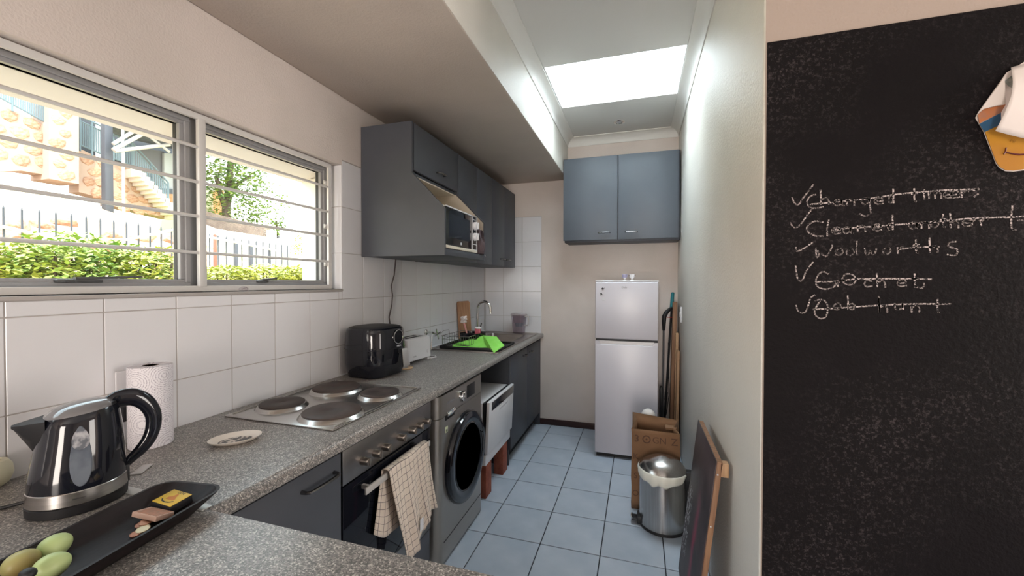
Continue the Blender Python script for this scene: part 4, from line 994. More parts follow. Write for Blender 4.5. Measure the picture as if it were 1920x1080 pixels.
# kitchen roll
kr = thing('kitchen_roll', 'white dotted kitchen paper roll standing against the wall tiles', 'kitchen roll', (.085, .862, CT))
krm = bpy.data.materials.new('embossed_paper'); krm.use_nodes = True
def _kr():
    n = krm.node_tree.nodes; L = krm.node_tree.links; b = n['Principled BSDF']; t = n.new('ShaderNodeTexCoord')
    s = n.new('ShaderNodeSeparateXYZ'); L.new(t.outputs['Object'], s.inputs[0])
    at = n.new('ShaderNodeMath'); at.operation = 'ARCTAN2'; L.new(s.outputs['Y'], at.inputs[0]); L.new(s.outputs['X'], at.inputs[1])
    ar = n.new('ShaderNodeMath'); ar.operation = 'MULTIPLY'; ar.inputs[1].default_value = .052; L.new(at.outputs[0], ar.inputs[0])
    cb = n.new('ShaderNodeCombineXYZ'); L.new(ar.outputs[0], cb.inputs[0]); L.new(s.outputs['Z'], cb.inputs[1])
    # concentric rings of dots around repeating centres
    v = n.new('ShaderNodeTexVoronoi'); v.inputs['Scale'].default_value = 15; v.inputs['Randomness'].default_value = .35; L.new(cb.outputs[0], v.inputs['Vector'])
    m = n.new('ShaderNodeMath'); m.operation = 'MULTIPLY'; m.inputs[1].default_value = 75; L.new(v.outputs['Distance'], m.inputs[0])
    si = n.new('ShaderNodeMath'); si.operation = 'SINE'; L.new(m.outputs[0], si.inputs[0])
    v2 = n.new('ShaderNodeTexVoronoi'); v2.inputs['Scale'].default_value = 300; v2.inputs['Randomness'].default_value = .3; L.new(cb.outputs[0], v2.inputs['Vector'])
    lt = n.new('ShaderNodeMath'); lt.operation = 'LESS_THAN'; lt.inputs[1].default_value = .42; L.new(v2.outputs['Distance'], lt.inputs[0])
    gt = n.new('ShaderNodeMath'); gt.operation = 'GREATER_THAN'; gt.inputs[1].default_value = .1; L.new(si.outputs[0], gt.inputs[0])
    mu = n.new('ShaderNodeMath'); mu.operation = 'MULTIPLY'; L.new(lt.outputs[0], mu.inputs[0]); L.new(gt.outputs[0], mu.inputs[1])
    x = n.new('ShaderNodeMix'); x.data_type = 'RGBA'; x.inputs[6].default_value = (.76, .73, .76, 1); x.inputs[7].default_value = (.40, .37, .42, 1)
    L.new(mu.outputs[0], x.inputs[0]); L.new(x.outputs[2], b.inputs['Base Color']); b.inputs['Roughness'].default_value = .9
    bp = n.new('ShaderNodeBump'); bp.invert = True; bp.inputs['Strength'].default_value = .4; bp.inputs['Distance'].default_value = .001; L.new(mu.outputs[0], bp.inputs['Height']); L.new(bp.outputs[0], b.inputs['Normal'])
_kr()
MB().lathe([(.020, .001), (.0535, .001), (.0545, .004), (.0545, .244), (.0535, .247), (.020, .247)], seg=56).build('paper', krm, kr)
MB().lathe([(.0205, .247), (.0195, .2475), (.0185, .24), (.0185, .005), (.0195, .001)], seg=32).build('cardboard_core', mat('cardboard', (.20, .12, .085), .9), kr)

# ------------------------------------------------------------ long black tray with its contents
ta = math.atan2(.15, 1.0)      # the tray's far end points to +Y, a little to -X
tx, ty = .556, .66
TR = thing('long_tray', 'long narrow dark wooden tray on the nearest worktop corner', 'tray', (tx, ty, CT), ta)
wood_b = mat('black_wood', (.010, .007, .008), .5, spec=.3, col2=(.018, .012, .013), scale=6, aniso=(6, .6, 6), bump=.15, bscale=60)
def trr(z, w, y1, y0, r, n=8):
    o_ = []
    for cx, cy, a0 in ((w-r, y1-r, 0), (-w+r, y1-r, PI/2), (-w+r, y0+r, PI), (w-r, y0+r, 3*PI/2)):
        for k in range(n+1): a = a0+PI/2*k/n; o_.append(Vector((cx+r*math.cos(a), cy+r*math.sin(a), z)))
    return o_
m_ = MB(); m_.loft([trr(.0, .050, -.045, -.53, .02), trr(.003, .056, -.038, -.54, .024), trr(.036, .082, .010, -.59, .035), trr(.0395, .084, .014, -.594, .037), trr(.0395, .078, .008, -.588, .033), trr(.034, .075, .002, -.582, .031), trr(.012, .054, -.042, -.538, .024), trr(.008, .046, -.052, -.528, .018)])
m_.build('tray_body', wood_b, TR, smooth=40)
def tp(x, y, z=0):   # tray coordinates -> world
    c_, s_ = math.cos(ta), math.sin(ta); return Vector((tx+x*c_-y*s_, ty+x*s_+y*c_, CT+z))
egg_m = mat('pale_green_shell', (.44, .56, .24), .38, col2=(.50, .60, .27), scale=10, bump=.05, bscale=60)
egg_b = mat('tan_green_shell', (.42, .42, .17), .4, col2=(.36, .27, .10), scale=6)
first = None
for (px, py, z, rz, m, lb) in ((103, 1024, .030, .55, egg_m, 'upper right pale green egg at the near end of the tray'), (40, 1056, .030, .45, egg_b, 'leftmost green egg, partly brown, at the near end of the tray'), (97, 1062, .034, .30, egg_m, 'front pale green egg nearest the camera in the tray')):
    e = MB().lathe([(0, -.0235)]+[(.0205*math.sin(PI*k/14)*(1+.10*math.cos(PI*k/14)), -.0235*math.cos(PI*k/14)) for k in range(1, 14)]+[(0, .0235)], seg=28, ax='x').build('egg', m)
    p = P('z', CT+z, px, py); e.location = (p.x, p.y, CT+z); e.rotation_euler = (0, -.2, rz+1.0); tag(e, lb, 'egg', 'eggs in the long tray')
st = MB().ell((0, 0, 0), (.013, .010, .008), sub=2).build('pebble', blk_mat); p = P('z', CT+.055, 52, 1072); st.location = (p.x, p.y, CT+.052)
tag(st, 'small black pebble resting on the eggs at the bottom edge', 'pebble')
yel = mat('yellow_card', (.62, .40, .03), .45); org = mat('orange_ink', (.50, .17, .02), .5)
def placed(o, px, py, z, rz, rx=0, ry=0):
    p = P('z', CT+z, px, py); o.location = p; o.rotation_euler = (rx, ry, rz); return o
mbx = thing('matchbox', 'yellow and black matchbox at the far end of the tray', 'matchbox')
MB().box(-.027, .027, -.0185, .0185, -.0065, .0060, .0008).build('sleeve_sides', print_d, mbx)
lb_ = MB().box(-.0272, .0272, -.0187, .0187, .0060, .0068, .0003).build('yellow_label', yel, mbx)
MB().prism([(-.010, -.006), (.010, -.006), (.012, -.002), (.006, .004), (.003, .010), (-.001, .011), (-.003, .004), (-.010, .0)], 'z', .0068, .0070).build('printed_lion', org, lb_)
MB().tube([(-.016, -.007, .0070), (-.010, -.0115, .0070), (0, -.013, .0070), (.010, -.0115, .0070), (.016, -.007, .0070)], .0012, 5, flat=.3).build('printed_banner', print_d, lb_)
text('lettering', 'LION', .008, Matrix.Translation((.003, .0145, .0069)), print_d, lb_, depth=.0001, world=False)
MB().box(-.0275, -.0268, -.017, .017, -.0055, .0050).build('drawer_end', mat('card_end', (.45, .28, .14), .7), mbx)
placed(mbx, 324, 940, .024, -.06, rx=.12); mbx.scale = (1.15, 1.15, 1.3)
soap = thing('card_packet', 'flat pink and brown matchbox lying upside down beside the yellow one', 'matchbox')
MB().box(-.0265, .0265, -.0185, .0185, -.006, .006, .0008).build('sleeve', mat('pale_card', (.55, .36, .28), .6), soap)
MB().box(-.020, .0235, -.0155, .0155, .006, .0066).build('printed_panel', mat('tan_print', (.34, .18, .11), .5, col2=(.46, .20, .12), scale=160), soap)
placed(soap, 287, 964, .022, .03, rx=-.22); soap.scale = (1.3, .95, .8)
for px, py, z, r, m, lb in ((274, 978, .018, .0115, mat('copper_coin', (.40, .19, .11), .35, metal=.6), 'larger copper coin against the packet in the tray'), (263, 984, .013, .0085, mat('copper_coin_2', (.42, .20, .13), .4, metal=.5), 'small copper coin left of the larger one in the tray'), (268, 992, .014, .0115, mat('brass_coin', (.52, .42, .27), .35, metal=.6), 'pale brass coin below the copper coins in the tray'), (254, 1001, .012, .009, mat('copper_coin_3', (.35, .15, .09), .4, metal=.6), 'lowest copper coin of the little heap in the tray')):
    c = MB().lathe([(0, -.001), (r, -.001), (r, .001), (r*.9, .0012), (r*.86, .0008), (0, .0008)], seg=24).build('coin', m); placed(c, px, py, z, 0, rx=.12, ry=.08); tag(c, lb, 'coin', 'coins in the long tray')
# cream round object at the left edge
cb_ = thing('cream_pot', 'rounded cream pot cut off by the left edge of the photo', 'pot', tuple(Vector((.010+P('z', CT+.04, -27, 884).x, P('z', CT+.04, -27, 884).y, CT))))
cb_.scale = (.78, .78, .85)
MB().lathe([(0, .001), (.030, .001), (.044, .012), (.053, .035), (.050, .060), (.040, .075), (.028, .079), (.026, .076), (.036, .070), (0, .066)], seg=36).build('body', mat('cream_glaze', (.66, .62, .45), .35), cb_)
# spoon rest
sr_ = thing('spoon_rest', 'small oval cream dish with a dark floral pattern near the hob', 'dish', (.318, .955, CT), .9)
dm = mat('cream_ceramic', (.72, .65, .58), .3)
def oval(z, a, b, n=40): return [Vector((a*math.cos(2*PI*i/n), b*math.sin(2*PI*i/n), z)) for i in range(n)]
MB().loft([oval(0, .050, .030), oval(.002, .055, .034), oval(.014, .071, .052), oval(.016, .072, .053), oval(.0155, .069, .050), oval(.007, .055, .040), oval(.0045, .048, .034)]).build('dish', dm, sr_)
flo = mat('floral_print', (.60, .52, .46), .35, col2=(.05, .045, .04), scale=85, detail=4, mixr=(.47, .53))
MB().loft([oval(.0047, .046, .032), oval(.0052, .046, .032)]).build('printed_flowers', flo, sr_)

# ------------------------------------------------------------ air fryer
af = thing('air_fryer', 'tall glossy black air fryer with a round dial at the back of the hob', 'air fryer', (.150, 1.90, CT), -.12)
def rr(z, sx_, sy_, r, n=10, cx=0):
    o_ = []
    for qx, qy, a0 in ((sx_-r, sy_-r, 0), (-sx_+r, sy_-r, PI/2), (-sx_+r, -sy_+r, PI), (sx_-r, -sy_+r, 3*PI/2)):
        for k in range(n+1): a = a0+PI/2*k/n; o_.append(Vector((cx+qx+r*math.cos(a), qy+r*math.sin(a), z)))
    return o_
MB().loft([rr(.002, .105, .110, .06), rr(.006, .116, .122, .07), rr(.03, .124, .130, .075), rr(.07, .130, .136, .08)]).build('base', blk_gloss, af)
MB().loft([rr(.0705, .130, .136, .08), rr(.15, .134, .140, .085), rr(.235, .130, .136, .085), rr(.255, .126, .132, .085), rr(.262, .118, .124, .08)]).build('body', blk_gloss, af)
MB().loft([rr(.2622, .117, .123, .08), rr(.268, .100, .106, .07), rr(.270, .06, .066, .05)]).build('lid_top', blk_mat, af)
MB().loft([rr(.1495, .1345, .1405, .085), rr(.1515, .1345, .1405, .085)]).build('drawer_seam', dark, af)
MB().lathe([(.038, .1325), (.0385, .1355), (.035, .1365), (.034, .1335)], (0, .030, .210), 36, ax='x').build('dial_ring', chrome, af)
MB().lathe([(.034, .132), (.034, .1345), (0, .135)], (0, .030, .210), 32, ax='x').build('dial_face', blk_glass, af)
text('lettering', 'PHILIPS', .011, frame_x((.1345, .035, .160)), print_w, af, depth=.0003, world=False)
MB().prism([(.130, .145), (.158, .146), (.163, .135), (.172, .050), (.166, .040), (.158, .044), (.150, .118), (.130, .122)], 'y', .030, .066, bev=.002).build('handle', blk_mat, af)
MB().prism([(.159, .147), (.165, .137), (.1745, .050), (.168, .038), (.1635, .041), (.170, .052), (.161, .134)], 'y', .027, .069, bev=.001).build('silver_grip', mat('satin_silver', (.60, .58, .57), .3, metal=.8), af)
af2 = MB().tube([(.018, 2.30, 1.57), (.015, 2.285, 1.46), (.013, 2.255, 1.39), (.012, 2.27, 1.33), (.012, 2.262, 1.27), (.012, 2.232, 1.19), (.012, 2.245, 1.12), (.016, 2.25, 1.0)], .0042, 8).build('hanging_cable', mat('brown_cable', (.045, .03, .03), .5))
tag(af2, 'dark power cable hanging down the tiles from the microwave cabinet', 'cable')
# toaster
to = thing('toaster', 'white two-slot toaster standing on the worktop behind the air fryer', 'toaster', (.140, 2.275, CT), -.08)
MB().loft([rr(.018, .072, .125, .018), rr(.022, .076, .130, .022), rr(.125, .074, .128, .022), rr(.150, .070, .124, .022), rr(.156, .063, .117, .018)]).build('body', white_pl, to)
MB().box(-.038, -.010, -.095, .085, .150, .1572, .001).box(.010, .038, -.095, .085, .150, .1572, .001).build('slots', blk_mat, to)
for sx_, sy_ in ((-.055, -.105), (.055, -.105), (-.055, .105), (.055, .105)): MB().box(sx_-.012, sx_+.012, sy_-.012, sy_+.012, 0, .02, .003).build('foot', white_pl, to)
MB().lathe([(.012, .0755), (.0115, .0785), (0, .079)], (0, .085, .060), 20, ax='x').build('browning_dial', white_pl, to)
MB().box(-.04, .04, -.1325, -.1295, .06, .115, .004).build('end_panel', white_en, to)
text('lettering', 'PHILIPS', .010, frame_x((.0765, -.06, .045)), print_g, to, depth=.0002, world=False)
tc_ = MB().tube([(.135, 2.44, CT+.004), (.16, 2.47, CT+.004), (.21, 2.475, CT+.004), (.235, 2.44, CT+.004), (.22, 2.40, CT+.004), (.185, 2.385, CT+.004)], .0042, 8).build('white_cable', white_pl)
tag(tc_, 'loop of white cord on the worktop beside the toaster', 'cord')
cst = thing('coaster', 'tan shaped wooden trivet lying between air fryer and toaster', 'trivet', (.225, 2.075, CT), .3)
MB().loft([oval(0, .045, .045), oval(.005, .047, .047), oval(.008, .044, .044)]).build('board', mat('tan_cork', (.50, .34, .20), .8), cst)
MB().tube([(.03*math.cos(a), .03*math.sin(a), .0085) for a in [2*PI*k/14 for k in range(14)]], .001, 5, closed=True).build('groove', mat('dark_tan', (.16, .09, .05), .8), cst)

# ------------------------------------------------------------ sink, tap, draining things
sink_m = mat('sink_steel', (.42, .38, .36), .33, metal=1, col2=(.36, .33, .31), scale=4, aniso=(1, 40, 1))
sk_ = thing('sink', 'inset stainless steel sink with drainer at the far end', 'sink', (.32, 3.3, CT))
m_ = MB(); m_.box(.055, .590, 2.70, HY0, CT+.0005, CT+.005, .002).box(.055, HX0, HY0, HY1, CT+.0005, CT+.005, .002).box(HX1, .590, HY0, HY1, CT+.0005, CT+.005, .002).box(.055, .590, HY1, 3.88, CT+.0005, CT+.005, .002)
sf = m_.build('drainer', sink_m, sk_, world=True)
MB().tube([(.06, 2.705, CT+.006), (.585, 2.705, CT+.006), (.585, 3.875, CT+.006), (.06, 3.875, CT+.006)], .0035, 6, closed=True).build('rolled_rim', sink_m, sf, world=True)
def rrx(z, i, r=.04):
    q = rr(z, (HX1-HX0)/2-i, (HY1-HY0)/2-i, r); c = Vector(((HX0+HX1)/2, (HY0+HY1)/2, 0)); return [p+c for p in q]
MB().loft([rrx(CT+.004, -.001), rrx(CT-.004, .003), rrx(CT-.13, .012), rrx(CT-.15, .03), rrx(CT-.152, .03), rrx(CT-.132, .009), rrx(CT-.004, .0)], cap=False).build('bowl_side', sink_m, sk_, world=True)
MB().loft([rrx(CT-.1525, .029), rrx(CT-.150, .029)]).build('bowl_floor', sink_m, sk_, world=True)
tpx, tpy = .105, 3.49
tpo = thing('tap', 'tall chrome swan-neck kitchen tap over the sink', 'tap', (tpx, tpy, CT))
MB().lathe([(.026, .005), (.026, .010), (.020, .016), (.019, .060), (.014, .066), (0, .066)], seg=28).build('tap_body', chrome, tpo)
pts = [(0, 0, .06), (0, 0, .20), (.003, -.001, .245)]
for k in range(1, 11):
    a = PI-PI*1.02*k/10; pts.append((.068+.066*math.cos(a), -.004*k/3, .262+.066*math.sin(a)))
pts.append((.136, -.016, .235))
MB().tube(pts, .0125, 14).build('swan_neck', chrome, tpo)
MB().lathe([(.012, 0), (.0125, .015), (.011, .018)], (.136, -.016, .220), 18).build('aerator', chrome, tpo)
MB().tube([(.0, -.018, .040), (.0, -.055, .052), (.0, -.075, .058)], [.006, .005, .004], 10).build('lever', chrome, tpo)
# wall cross-handle tap valve
vv = thing('wall_valve', 'small chrome stop valve with a cross handle on the tiles above the drainer', 'valve', (.0, 2.72, 1.035))
MB().lathe([(.024, .0), (.024, .004), (.014, .012), (.008, .014), (.008, .06), (0, .06)], (0, 2.720, 1.035), 22, ax='x').build('wall_rose', chrome, vv, world=True)
MB().tube([(.045, 2.720, 1.035), (.060, 2.760, 1.02), (.066, 2.800, 1.018)], .007, 10).build('body', chrome, vv, world=True)
MB().tube([(.064, 2.765, 1.048), (.068, 2.790, .985)], .0045, 8).tube([(.06, 2.745, 1.005), (.072, 2.810, 1.028)], .0045, 8).ell((.064, 2.765, 1.052), (.007, .007, .007), sub=1).ell((.068, 2.790, .982), (.007, .007, .007), sub=1).ell((.072, 2.812, 1.028), (.007, .007, .007), sub=1).build('cross_handle', chrome, vv, world=True)
MB().tube([(.056, 2.715, 1.02), (.060, 2.700, .96), (.065, 2.680, .912)], .0038, 8).build('valve_hose', chrome, vv, world=True)
# drip tray + dish rack
dtp = thing('dish_rack', 'chrome wire dish rack standing on a black drip tray', 'dish rack', (.33, 2.93, CT+.006))
X0, X1, Y0, Y1 = .095, .575, 2.755, 3.13
m_ = MB(); m_.box(X0, X1, Y0, Y1, CT+.0062, CT+.010, .001)
ring(m_, 0, 0.01, 0, .01, .001, 0, .001) if False else None
for a in ((X0, X1, Y0, Y0+.006), (X0, X1, Y1-.006, Y1), (X0, X0+.006, Y0, Y1), (X1-.006, X1, Y0, Y1)): m_.box(a[0], a[1], a[2], a[3], CT+.0062, CT+.026, .0015)
m_.build('drip_tray', blk_mat, dtp, world=True)
wire = mat('rack_wire', (.36, .35, .34), .2, metal=1)
X1 = .345
def rect(z, i): return [(X0+i, Y0+i, z), (X1-i, Y0+i, z), (X1-i, Y1-i, z), (X0+i, Y1-i, z)]
b0 = MB().tube(rect(CT+.100, .012), .0028, 6, closed=True).tube(rect(CT+.075, .015), .0018, 6, closed=True).tube(rect(CT+.032, .02), .0028, 6, closed=True).build('wire_frame', wire, dtp, world=True)
wu = MB()
for k in range(12):
    x = X0+.02+(X1-X0-.04)*k/11
    for y in (Y0+.014, Y1-.014): wu.tube([(x, y, CT+.032), (x, y, CT+.10)], .0013, 5)
for k in range(9):
    y = Y0+.02+(Y1-Y0-.04)*k/8
    for x in (X0+.014, X1-.014): wu.tube([(x, y, CT+.032), (x, y, CT+.10)], .0013, 5)
wu.build('side_wires', wire, dtp, world=True, kind='stuff')
for k in range(9):
    y = Y0+.03+.036*k
    MB().tube([(X0+.03, y, CT+.034), (X0+.075, y, CT+.055), (X0+.10, y, CT+.034), (X1-.05, y, CT+.034)], .0014, 5).build('plate_wire', wire, dtp, world=True)
MB().tube([(X0-.0, Y0+.02, CT+.115), (X0-.01, Y0+.09, CT+.130), (X0+.0, Y0+.16, CT+.130), (X0+.006, Y0+.165, CT+.09)], .0022, 6).build('carry_wire', wire, dtp, world=True)
# black cutlery box with contents
cbx = thing('cutlery_box', 'square black plastic cutlery box on the drip tray', 'box', (.270, 2.985, CT+.0105))
cbx.scale = (1.3, 1.15, 1.05)
cbx.rotation_euler = (0, 0, -.2)
m_ = MB()
m_.loft([rr(.0, .058, .052, .01, 4), rr(.092, .066, .060, .012, 4), rr(.092, .062, .056, .01, 4), rr(.004, .055, .049, .008, 4)])
m_.build('box_body', blk_gloss, cbx, smooth=30)
for dy, lb, c, top, dx in ((-.03, 'pink brush with a white bristle head in the black cutlery box', (.55, .25, .24), .22, -.03), (.035, 'pink sponge brush with a white rim in the black box', (.55, .13, .17), .125, .03)):
    bp_ = P('z', CT+.09, 874 if dy < 0 else 903, 626)
    b_ = thing('dish_brush', lb, 'brush', (.235 if dy < 0 else .315, 2.985, CT+.018))
    if dy < 0:
        MB().tube([(0, 0, 0), (-.018, -.005, .10), (-.035, -.012, .165)], [.006, .007, .008], 8).build('pink_handle', mat('pink_plastic', c, .4), b_)
        q = MB(); random.seed(3)
        for k in range(26): q.ell((-.040+random.uniform(-.02, .02), -.014+random.uniform(-.02, .02), .19+random.uniform(-.022, .022)), (.009, .009, .010), sub=1)
        q.build('bristle_head', mat('white_bristle', (.66, .60, .60), .8), b_, kind='stuff')
    else:
        MB().box(-.022, .022, -.016, .016, .05, .122, .006).build('pink_pad', mat('pink_sponge', c, .8), b_)
        MB().ell((.004, 0, .125), (.030, .02, .012), sub=2).build('white_rim', white_pl, b_)
        MB().tube([(.018, .005, .12), (.026, .012, .165)], .005, 8).build('black_tip', blk_mat, b_)
# chopping board
wcb = mat('bamboo_board', (.36, .20, .11), .45, col2=(.25, .125, .065), scale=9, aniso=(12, 12, .7), mixr=(.35, .65))
chb = MB().prism([(-.058, 0), (.058, 0), (.058, .318), (.048, .333), (-.048, .333), (-.058, .318)], 'y', -.008, .008, bev=.002).build('chopping_board', wcb)
chb.location = (.062, 3.31, CT+.0065); chb.rotation_euler = (0, -.06, math.radians(38)); tag(chb, 'tall wooden chopping board leaning on the tiles behind the cutlery box', 'chopping board')
# green cloth draped over rack
gm = mat('green_microfibre', (.26, .72, .10), .9, bump=.4, bscale=500, col2=(.30, .74, .13), scale=20)
gc = thing('green_cloth', 'bright lime green cloth draped over the front of the dish rack', 'cloth', (.5, 2.95, CT+.05))
def quadf(c, wob, bend):
    (a, b, c_, d) = [Vector(P('z', CT+z, x, y)) for x, y, z in c]
    def f(u, v):
        p = a.lerp(b, u).lerp(d.lerp(c_, u), v)
        return p+Vector((0, 0, wob*math.sin(u*9+v*4)*math.sin(PI*v)+bend*math.sin(PI*u)*math.sin(PI*v)))
    return f
cloth('left_fall', quadf(((850, 645, .028), (907, 629, .090), (916, 652, .022), (847, 652, .012)), .003, -.014), 26, 14, .002, gm, gc, world=True)
cloth('right_fall', quadf(((906, 629, .091), (931, 631, .086), (946, 648, .034), (926, 662, .012)), .002, .010), 16, 16, .002, gm, gc, world=True)
cloth('back_fall', quadf(((907, 629, .090), (931, 631, .086), (934, 633, .05), (905, 633, .05)), .002, .0), 10, 6, .002, gm, gc, world=True)
cloth('fold', quadf(((905, 630, .089), (912, 636, .075), (928, 661, .013), (914, 652, .020)), .001, -.004), 10, 12, .002, gm, gc, world=True)
# filter jug
jg = thing('water_filter_jug', 'clear water filter jug with a grey lid standing behind the sink', 'jug', (.405, 3.835, CT+.0055), -.25)
jg.scale = (.94, .94, .94)
MB().loft([rr(.001, .058, .044, .02), rr(.10, .066, .050, .022), rr(.190, .074, .056, .024), rr(.190, .071, .053, .022), rr(.10, .063, .047, .02), rr(.004, .055, .041, .018)]).build('jug_body', clear_pl, jg)
MB().loft([rr(.190, .078, .058, .024), rr(.200, .078, .058, .024), rr(.206, .070, .050, .02)]).build('lid', mat('grey_lid', (.36, .32, .34), .35), jg)
MB().loft([rr(.112, .050, .040, .018), rr(.188, .062, .046, .02)]).build('upper_hopper', mat('mauve_plastic', (.42, .37, .42), .25), jg)
MB().loft([rr(.070, .030, .028, .018), rr(.112, .036, .032, .02)]).build('filter_cartridge', mat('blue_grey_plastic', (.30, .35, .40), .35), jg)
MB().tube([(.072, 0, .180), (.110, 0, .178), (.116, 0, .165), (.114, 0, .10), (.105, 0, .088), (.067, 0, .086)], .0075, 10).build('handle', mat('clear_handle', (.50, .47, .46), .2), jg)

# ------------------------------------------------------------ outside the window
rnd = random.Random(11)
def E_(x, y, X): return P('x', X, x, y)
soil = mat('pale_soil', (.62, .46, .34), .95, col2=(.50, .34, .22), scale=1.5, detail=6, bump=1, bscale=6)
grass_m = mat('dry_grass', (.34, .38, .10), .95, col2=(.50, .42, .16), scale=3, detail=6)
leaf_a = mat('leaf_green', (.16, .29, .06), .7, col2=(.40, .48, .12), scale=4)
leaf_y = mat('leaf_yellow', (.52, .52, .13), .7, col2=(.40, .44, .11), scale=4)
leaf_t = mat('leaf_tree', (.10, .20, .05), .7, col2=(.26, .34, .08), scale=3)
bark = mat('bark', (.10, .07, .055), .9)
stone_a = mat('sandstone', (.36, .19, .12), .95, col2=(.46, .30, .21), scale=3, bump=.8, bscale=14, vary=.18)
mortar = mat('stone_mortar', (.40, .29, .23), .95, bump=.6, bscale=20)
rail_m = mat('blue_grey_rail', (.12, .17, .20), .5)
post_m = mat('dark_steel_post', (.055, .06, .075), .5)
# ground: garden strip then a bank rising away from the window
prof = [(-.26, .75), (-2.0, .85), (-4.6, 1.10), (-6.5, 1.75), (-8.8, 2.7), (-11.0, 3.6), (-14, 4.2), (-30, 6)]
def gz(x):
    for (a, za), (b, zb) in zip(prof, prof[1:]):
        if x >= b: return za+(zb-za)*(a-x)/(a-b)
    return prof[-1][1]
def fall(y): return 1/(1+math.exp((y-9.5)*.6))          # the bank dies away to the right
def gnd(x, y): return .8+(gz(x)-.8)*fall(y)+.12*noise.noise(Vector((x*.6, y*.6, 0)))*(1 if x < -3 else .3)
def gf_(u, v): x = -.26-34*u**1.6; y = -14+54*v; return Vector((x, y, gnd(x, y)))
gm_ = MB().grid(gf_, 60, 70).build('ground', soil, smooth=60); gm_.data.materials.append(grass_m)
for p in gm_.data.polygons:
    c = p.center
    if (-4.8 < c.x < -2.4) or c.y > 7: p.material_index = 1  # unseen ground by the wall stays pale to bounce light onto the eave
struct(gm_)
# leafy helper
def leaves(n, fn, size, m, name, parent, seed=1, kind='stuff'):
    r = random.Random(seed); vs = []; fs = []
    for _ in range(n):
        c = fn(r); a = r.uniform(0, 2*PI); t = r.uniform(-1.0, 1.0); s = size*r.uniform(.6, 1.3)
        d = Vector((math.cos(a), math.sin(a), t*.6)).normalized(); w = d.cross(Vector((r.uniform(-.4, .4), r.uniform(-.4, .4), 1))).normalized()
        k = len(vs); vs += [c-d*s, c-w*s*.45, c+d*s, c+w*s*.45]; fs.append((k, k+1, k+2, k+3))
    me = bpy.data.meshes.new(name); me.from_pydata([v-world_loc(parent) for v in vs], [], fs); me.materials.append(m)
    o = bpy.data.objects.new(name, me); COL.objects.link(o); o.parent = parent; o['kind'] = kind; return o
def blob(c, r, rr_=None):
    def f(rd):
        while 1:
            v = Vector((rd.uniform(-1, 1), rd.uniform(-1, 1), rd.uniform(-1, 1)))
            if .35 < v.length < 1: break
        return Vector((c[0]+v.x*r[0], c[1]+v.y*r[1], c[2]+v.z*r[2]))
    return f
def shrub(c, r, n, m, lb, seed, size=.035, group=None):
    t = thing('shrub', lb, 'shrub', (c[0], c[1], gnd(c[0], c[1])), 0, group)
    leaves(n, blob(c, r), size, m, 'foliage', t, seed)
    q = MB(); r_ = random.Random(seed)
    for k in range(5): q.tube([(c[0], c[1], gnd(c[0], c[1])-.02), (c[0]+r_.uniform(-.4, .4)*r[0], c[1]+r_.uniform(-.4, .4)*r[1], c[2]+.3*r[2])], .008, 5)
    q.build('stems', bark, t, world=True)
    return t
X_ = -3.1
for i, (px, py, rx, rz, m, lb) in enumerate(((-40, 505, .42, .24, leaf_y, 'yellow-green shrub at the far left below the window bars'), (45, 500, .40, .24, leaf_y, 'pale yellow shrub in the lower left of the window'), (112, 492, .40, .30, leaf_a, 'dark green shrub in the middle of the left pane'), (170, 490, .44, .30, leaf_a, 'mid green shrub rising above the window stay'), (235, 498, .44, .25, leaf_a, 'green shrub in the right half of the left pane'), (300, 500, .46, .24, leaf_y, 'yellow-green shrub beside the window mullion'), (420, 512, .45, .14, leaf_y, 'low pale shrub in the left of the right pane'), (505, 512, .55, .16, leaf_y, 'low yellow shrub in the middle of the right pane'), (570, 512, .55, .16, leaf_y, 'low yellow shrub at the right edge of the view'))):
    c = E_(px, py, X_+.15*((i*7) % 3-1)); shrub((c.x, c.y, c.z-.04), (.34, rx*.85, rz), 1300, m, lb, 20+i, .036)
# steel pale fence
fn = thing('pale_fence', 'dark upright steel pale fence along the foot of the bank', 'fence', (-4.9, 1.5, 1.1))
pale = None
ya = E_(-30, 430, -4.9).y; yb = E_(560, 430, -4.9).y
npl = int((yb-ya)/.135)
for i in range(npl):
    y = ya+.135*i; gzv = gnd(-4.9, y)
    if pale is None:
        q = MB(); q.box(-.008, .008, -.008, .008, 0, 1.03, .002, seg=1).lathe([(.010, 1.03), (.006, 1.05), (0, 1.07)], seg=6)
        pale = q.build('pale', post_m, fn); pm_ = pale.data; pale.location = Vector((-4.9, y, E_(100, 395, -4.9).z-1.07))-world_loc(fn)
    else: mesh_part('pale', pm_, fn, (-4.9, y, E_(100, 395, -4.9).z-1.07-.03*max(0, y-3)))
zr = E_(100, 430, -4.9).z
tp0 = [(-4.86, ya, E_(0, 424, -4.86).z+.05)] + [tuple(E_(x, y, -4.86)) for x, y in ((0, 424), (55, 436), (110, 448), (170, 451), (240, 449), (325, 431), (420, 450), (520, 470))]
wp = MB().tube(tp0, .018, 8).build('white_pipe', white_out); tag(wp, 'sagging white pipe strung along the pale fence', 'pipe')
